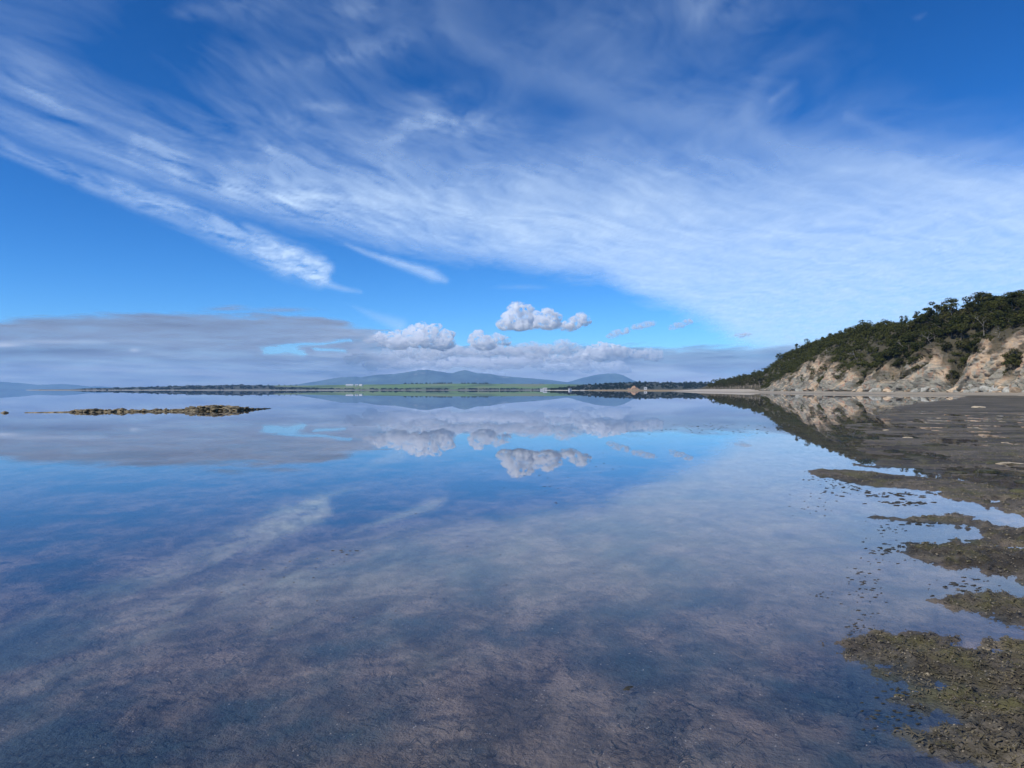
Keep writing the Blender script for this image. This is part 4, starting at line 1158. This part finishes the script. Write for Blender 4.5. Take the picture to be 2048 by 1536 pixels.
def reef():
    rnd = random.Random(8)
    line = [(50, 825.5), (145, 824.5), (250, 823.5), (352, 822.5), (480, 821), (541, 817)]
    def centre(px):
        return ground(px, np.interp(px, [a for a, b in line], [b for a, b in line]))
    def half(px): return float(np.interp(px, [50, 140, 150, 200, 300, 355, 400, 430, 470, 500, 541], [.05, .10, .20, .21, .18, .17, .36, .46, .34, .18, .06]))
    c0 = centre(300)
    root = add('rock_reef', None, label='long low weedy rock reef lying in the calm water', cat='reef', loc=(c0.x, c0.y, 0))
    px = np.linspace(50, 541, 300); v = np.linspace(-1, 1, 17)
    Pg, Vg = np.meshgrid(px, v, indexing='ij')
    C = np.array([centre(p)[:2] for p in px]); H = np.array([half(p) for p in px])[:, None]
    wid = 0.35 + 2.2 * H
    prof = np.clip(1 - np.abs(Vg), 0, 1) ** 0.6
    Z = -0.25 + (H * .72 + 0.25) * prof + 0.16 * H * fbm2(Pg / 5.0, Vg * 2.2, 5, 701, .62) * 2.2
    Xw = C[:, 0][:, None] + 0 * Vg; Yw = C[:, 1][:, None] + Vg * wid + 0.2 * fbm2(Pg / 12.0, Vg, 3, 705)
    me = mesh_np('ridge', np.stack([Xw - c0.x, Yw - c0.y, Z], -1).reshape(-1, 3), grid_faces(300, 17), [R_REEF])
    add('ridge', me, root)
    M = [rock_mesh(400 + i, .62, R_REEF, 2, .35) for i in range(7)]
    for i in range(230):
        p = rnd.choice((rnd.uniform(146, 350), rnd.uniform(352, 505), rnd.uniform(360, 480), rnd.uniform(55, 541)))
        c = centre(p); h = half(p)
        q = rnd.uniform(-1, .8); sz = rnd.uniform(.09, .20) * (0.5 + 1.2 * min(h, .5) / .5)
        if p < 140: sz = rnd.uniform(.05, .09)
        z = -0.1 + (h + 0.1) * max(0, 1 - abs(q)) ** .6 * .85
        o = add('stone', M[i % 7], root, loc=(c.x - c0.x, c.y - c0.y + q * (0.3 + 2.0 * h), z))
        o.scale = (sz * rnd.uniform(1.0, 1.9), sz * 1.1, sz * rnd.uniform(.7, 1.1)); o.rotation_euler = (rnd.uniform(-.3, .3), rnd.uniform(-.3, .3), rnd.uniform(0, 6.28))
    c = ground(9, 826)
    o = add('reef_rock', rock_mesh(431, .5, R_REEF, 3), label='lone small dark rock past the low end of the reef', cat='rock', loc=(c.x, c.y, .02)); o.scale = (.27, .25, .24)
reef()

def flat_rocks():
    for i, (px, py, wpx, hpx, mat, flat, label) in enumerate([
            (2022, 928, 40, 7, R_SLAB, .35, 'broad tan sandstone slab beside a dark weedy rock on the mud flat'),
            (1984, 926, 22, 6, R_MOSS, .5, 'dark weedy rock touching the broad tan slab'),
            (1960, 815.5, 17, 4, R_SLAB, .4, 'yellow tan rock alone on the far wet flat'),
            (2010, 886, 15, 5, R_SLAB, .4, 'small pale tan rock on the wet flat inland of the slab'),
            (1772, 861, 7, 2.5, R_SLAB, .5, 'tiny pale stone at the water side of the wet flat'),
            (1815, 875, 11, 3, R_SLAB, .3, 'flat pale stone in the middle of the wet flat'),
            (1868, 892, 34, 4, R_MOSS, .3, 'long dark weed covered rock lying on the wet flat'),
            (1840, 914, 30, 3, R_MOSS, .3, 'low dark weed hump in front of the long weedy rock'),
            (1975, 941, 30, 4.5, R_MOSS, .35, 'low dark mossy rock below the tan slab'),
            (1915, 944, 26, 3, R_MOSS, .3, 'narrow mossy hump on the main mud bank'),
            (2046, 963, 24, 8, R_MOSS, .5, 'tall dark mossy rock at the landward side of the bank'),
            (2040, 988, 26, 8, R_MOSS, .45, 'round dark mossy rock beside the small bright pools'),
            (1716, 834, 9, 2, R_MOSS, .3, 'small dark stone in the cliff reflection'),
            (1742, 1255, 8, 2.5, R_REEF, .35, 'flat brown stone just off the tip of the near bank'),
            (1703, 1251, 6, 2, R_REEF, .35, 'little brown stone beside the floating weed off the near bank'),
            (1856, 1355, 7, 5, R_SLAB, .5, 'pale shell grey stone on the edge of the near bank'),
            (1973, 1304, 10, 5, R_SLAB, .45, 'smooth tan stone beside the narrow channel of the near bank'),
            (1915, 1417, 8, 7, R_MOSS, .5, 'rounded olive stone in the weed of the near bank'),
            (1960, 1490, 9, 6, R_SLAB, .5, 'pale stone bedded in the lowest part of the near bank')]):
        c = ground(px, py); k = c.y / FPX
        o = add('rock', rock_mesh(500 + i, flat, mat, 3), label=label, cat='rock', loc=(c.x, c.y, max(float(flat_height(np.array([c.x]), np.array([c.y]))[0][0]), -0.02)))
        o.scale = (wpx * k * .85, wpx * k * .7, max(hpx * k * 1.0 / flat, .01) * (1.0 if c.y < 9 else .9)); o.rotation_euler.z = (i * 1.3) % .8 - .4
flat_rocks()
# ---------------------------------------------------------------- small stuff: sea grass, shells, floating weed
def flat_z(xs, ys): return flat_height(np.array(xs), np.array(ys))

def ribbons(name, label, x, y, z, top, L0, L1, w0, w1, c1, c2, seed):
    """flat curling strands lying at the given points, joined"""
    rs = np.random.RandomState(seed); n = len(x)
    a = rs.uniform(0, 6.283, n); L = rs.uniform(L0, L1, n); w = rs.uniform(w0, w1, n); cv = rs.normal(0, .6, n)
    V = np.zeros((n, 8, 3))
    for i, t in enumerate((-.5, -.17, .17, .5)):
        aa = a + cv * t * 2
        cx = x + np.cos(aa) * L * t; cyy = y + np.sin(aa) * L * t
        zz = np.minimum(z + .004 + rs.rand(n) * .012 * (1 - abs(t)), top)
        for k, sg in enumerate((-1, 1)):
            V[:, i * 2 + k, 0] = cx - np.sin(aa) * w * sg; V[:, i * 2 + k, 1] = cyy + np.cos(aa) * w * sg; V[:, i * 2 + k, 2] = zz
    b = np.arange(n)[:, None] * 8
    F = np.concatenate([b + np.array([[0, 1, 3, 2]]), b + np.array([[2, 3, 5, 4]]), b + np.array([[4, 5, 7, 6]])])
    m = NT(name + '_blade'); nz = m.noise(m.pos(), 3.0, 4, .6)
    me = mesh_np(name, V.reshape(-1, 3), F, [m.principled(m.mix(m.ramp(nz, [(.35, 0.0), (.65, 1.0)]), c1, c2), .7)])
    add(name, me, kind='stuff', label=label, cat='weed')

def sea_grass():
    rs = np.random.RandomState(4)
    n = 13000
    d = 3.0 * np.exp(rs.rand(n) ** 0.85 * math.log(11 / 3.0)); px = rs.uniform(-120, 2000, n)
    x = (px - CX) / FPX * d; y = d
    dens = fbm2(x / 0.8, y / 1.1, 4, 801, .6) + 0.35 * fbm2(x / .25, y / .3, 3, 805)
    keep = dens + rs.rand(n) * .5 > 0.16
    x, y = x[keep], y[keep]
    z, up = flat_height(x, y)
    ok = (z < -0.012)
    ribbons('sea_grass', 'dark strands of sea grass lying on the shallow bed', x[ok], y[ok], z[ok], -0.003, .03, .11, .001, .0026, (0.006, 0.008, 0.008), (0.030, 0.034, 0.028), 41)
    n = 15000
    d = 3.2 * np.exp(rs.rand(n) * math.log(16 / 3.2)); px = rs.uniform(1600, 2110, n)
    x = (px - CX) / FPX * d; y = d
    z, up = flat_height(x, y); ok = z > 0.004
    ribbons('beached_weed', 'olive and brown strands of weed matted on the mud banks', x[ok], y[ok], z[ok], 9.0, .012, .06, .0015, .0045, (0.018, 0.015, 0.008), (0.14, 0.115, 0.06), 42)
sea_grass()

def chips(name, label, cat, x, y, z, size, mat, seed, thick=.35, lift=0.0, stretch=1.0, kind='stuff'):
    """irregular low six-sided chips (shells, pebbles, weed scraps) joined"""
    rs = np.random.RandomState(seed); n = len(x)
    a0 = rs.uniform(0, 6.283, n); rot = rs.normal(0, .35, n) if stretch > 1 else a0
    V = np.zeros((n, 13, 3))
    for j in range(6):
        t = j / 6 * 6.283
        r = size * rs.uniform(.6, 1.1, n)
        ex, ey = np.cos(t) * r * stretch, np.sin(t) * r * .75
        X1 = ex * np.cos(rot) - ey * np.sin(rot); Y1 = ex * np.sin(rot) + ey * np.cos(rot)
        V[:, j] = np.stack([x + X1, y + Y1, z + lift - size * thick * .3], -1)
        V[:, 6 + j] = np.stack([x + X1 * .68, y + Y1 * .68, z + lift + size * thick * rs.uniform(.6, 1.2, n)], -1)
    V[:, 12] = np.stack([x, y, z + lift + size * thick * 1.15], -1)
    tri = []
    for j in range(6):
        k = (j + 1) % 6
        tri += [(j, k, 6 + k), (j, 6 + k, 6 + j), (6 + j, 6 + k, 12)]
    F = (np.arange(n)[:, None, None] * 13 + np.array(tri)[None]).reshape(-1, 3)
    me = mesh_np(name, V.reshape(-1, 3), F, [mat])
    add(name, me, kind=kind, label=label, cat=cat)

def scatter():
    rs = np.random.RandomState(12)
    # shells and pebbles on the near banks and bed
    n = 9000
    d = 3.0 * np.exp(rs.rand(n) * math.log(30 / 3.0)); px = rs.uniform(1560, 2120, n); x = (px - CX) / FPX * d; y = d
    z, up = flat_height(x, y); k = z > 0.006
    x, y, z = x[k], y[k], z[k]; q = rs.rand(len(x))
    size = rs.uniform(.003, .011, len(x)) * np.clip(y / 5.0, 1, 2.0)
    m = NT('shell_grit'); nz = m.noise(m.pos(), 40.0, 2, .5)
    grit = m.principled(m.ramp(nz, [(0.35, (0.08, 0.065, 0.045)), (0.6, (0.17, 0.145, 0.10)), (0.78, (0.26, 0.225, 0.17))]), .7)
    chips('shell_grit', 'shell bits and pebbles strewn over the mud banks', 'shells', x, y, z, size, grit, 1, .4)
    m = NT('wet_weed'); nz = m.noise(m.pos(), 12.0, 3, .5)
    weed = m.principled(m.mix(nz, (0.008, 0.008, 0.006), (0.038, 0.034, 0.016)), .6)
    m = NT('bank_weed_tuft'); nz = m.noise(m.pos(), 9.0, 3, .5)
    bweed = m.principled(m.mix(nz, (0.022, 0.020, 0.009), (0.085, 0.075, 0.026)), .75)
    k2 = (rs.rand(len(x)) < .5) & (fbm2(x / .5, y / .5, 3, 841) > .05)
    chips('bank_weed', 'dark clumps of wet weed on the mud banks', 'weed', x[k2] + .02, y[k2] + .02, z[k2], size[k2] * 1.6, bweed, 2, .35, 0, 1.6)
    # pale shells on the bed
    n = 900
    d = 3.0 * np.exp(rs.rand(n) * math.log(12 / 3.0)); px = rs.uniform(-100, 1950, n); x = (px - CX) / FPX * d; y = d
    z, up = flat_height(x, y); k = z < -.015
    m = NT('bed_shell'); shell = m.principled((0.22, 0.2, 0.18), .7)
    chips('bed_shells', 'pale shells scattered over the shallow bed', 'shells', x[k], y[k], z[k], rs.uniform(.003, .009, k.sum()), shell, 3, .3)
    # floating scraps and weed barely breaking the surface
    fx, fy, fs = [], [], []
    def cluster(cx, cy_, rx, ry, n, s0, s1):
        for i in range(n):
            px = rs.normal(cx, rx); py = max(rs.normal(cy_, ry), 830)
            g = ground(px, py); kk = g.y / FPX
            fx.append(g.x); fy.append(g.y); fs.append(rs.uniform(s0, s1) * kk)
    for c in [(700, 1110, 14, 9, 10, .8, 2.6), (1100, 960, 40, 16, 16, .6, 1.5), (1200, 930, 30, 10, 8, .6, 1.4), (580, 1120, 30, 25, 14, .7, 1.8), (1112, 1008, 2, 2, 3, 1, 2), (540, 1190, 90, 40, 22, .6, 1.6), (820, 1230, 140, 60, 24, .6, 1.6),
              (1150, 1130, 170, 60, 26, .5, 1.5), (1720, 1170, 26, 16, 46, .8, 3.2), (1760, 1120, 40, 8, 14, .8, 2.6), (1640, 1190, 12, 4, 12, .8, 2.2), (1705, 1250, 14, 10, 26, .8, 3.2), (1720, 1245, 34, 26, 24, .7, 2.2), (1930, 1170, 40, 10, 34, 1, 5),
              (1700, 975, 34, 9, 60, .8, 3.0), (1680, 960, 30, 8, 30, .8, 3.0), (1790, 1100, 30, 6, 40, 1, 4), (1770, 1060, 22, 10, 26, .8, 2.6), (1800, 1330, 26, 12, 22, 1, 4), (1810, 1380, 34, 14, 40, 1, 4), (1790, 1440, 40, 24, 44, 1, 4.5),
              (1480, 860, 120, 4, 70, .6, 1.6), (1420, 852, 100, 3, 40, .6, 1.4), (1620, 1010, 26, 16, 24, .6, 1.8), (1740, 1290, 20, 14, 22, 1, 3.5), (1790, 990, 40, 3, 40, 1.2, 5), (1810, 1006, 30, 2.5, 40, 1.2, 5), (1840, 1046, 30, 3, 30, 1, 4), (1250, 1375, 6, 2, 2, 3, 6)]:
        cluster(*c)
    fx, fy, fs = map(np.array, (fx, fy, fs))
    chips('floating_weed', 'small dark scraps of weed floating on the calm water', 'weed', fx, fy, np.zeros(len(fx)), fs, weed, 5, .22, .002, 1.9)
scatter()
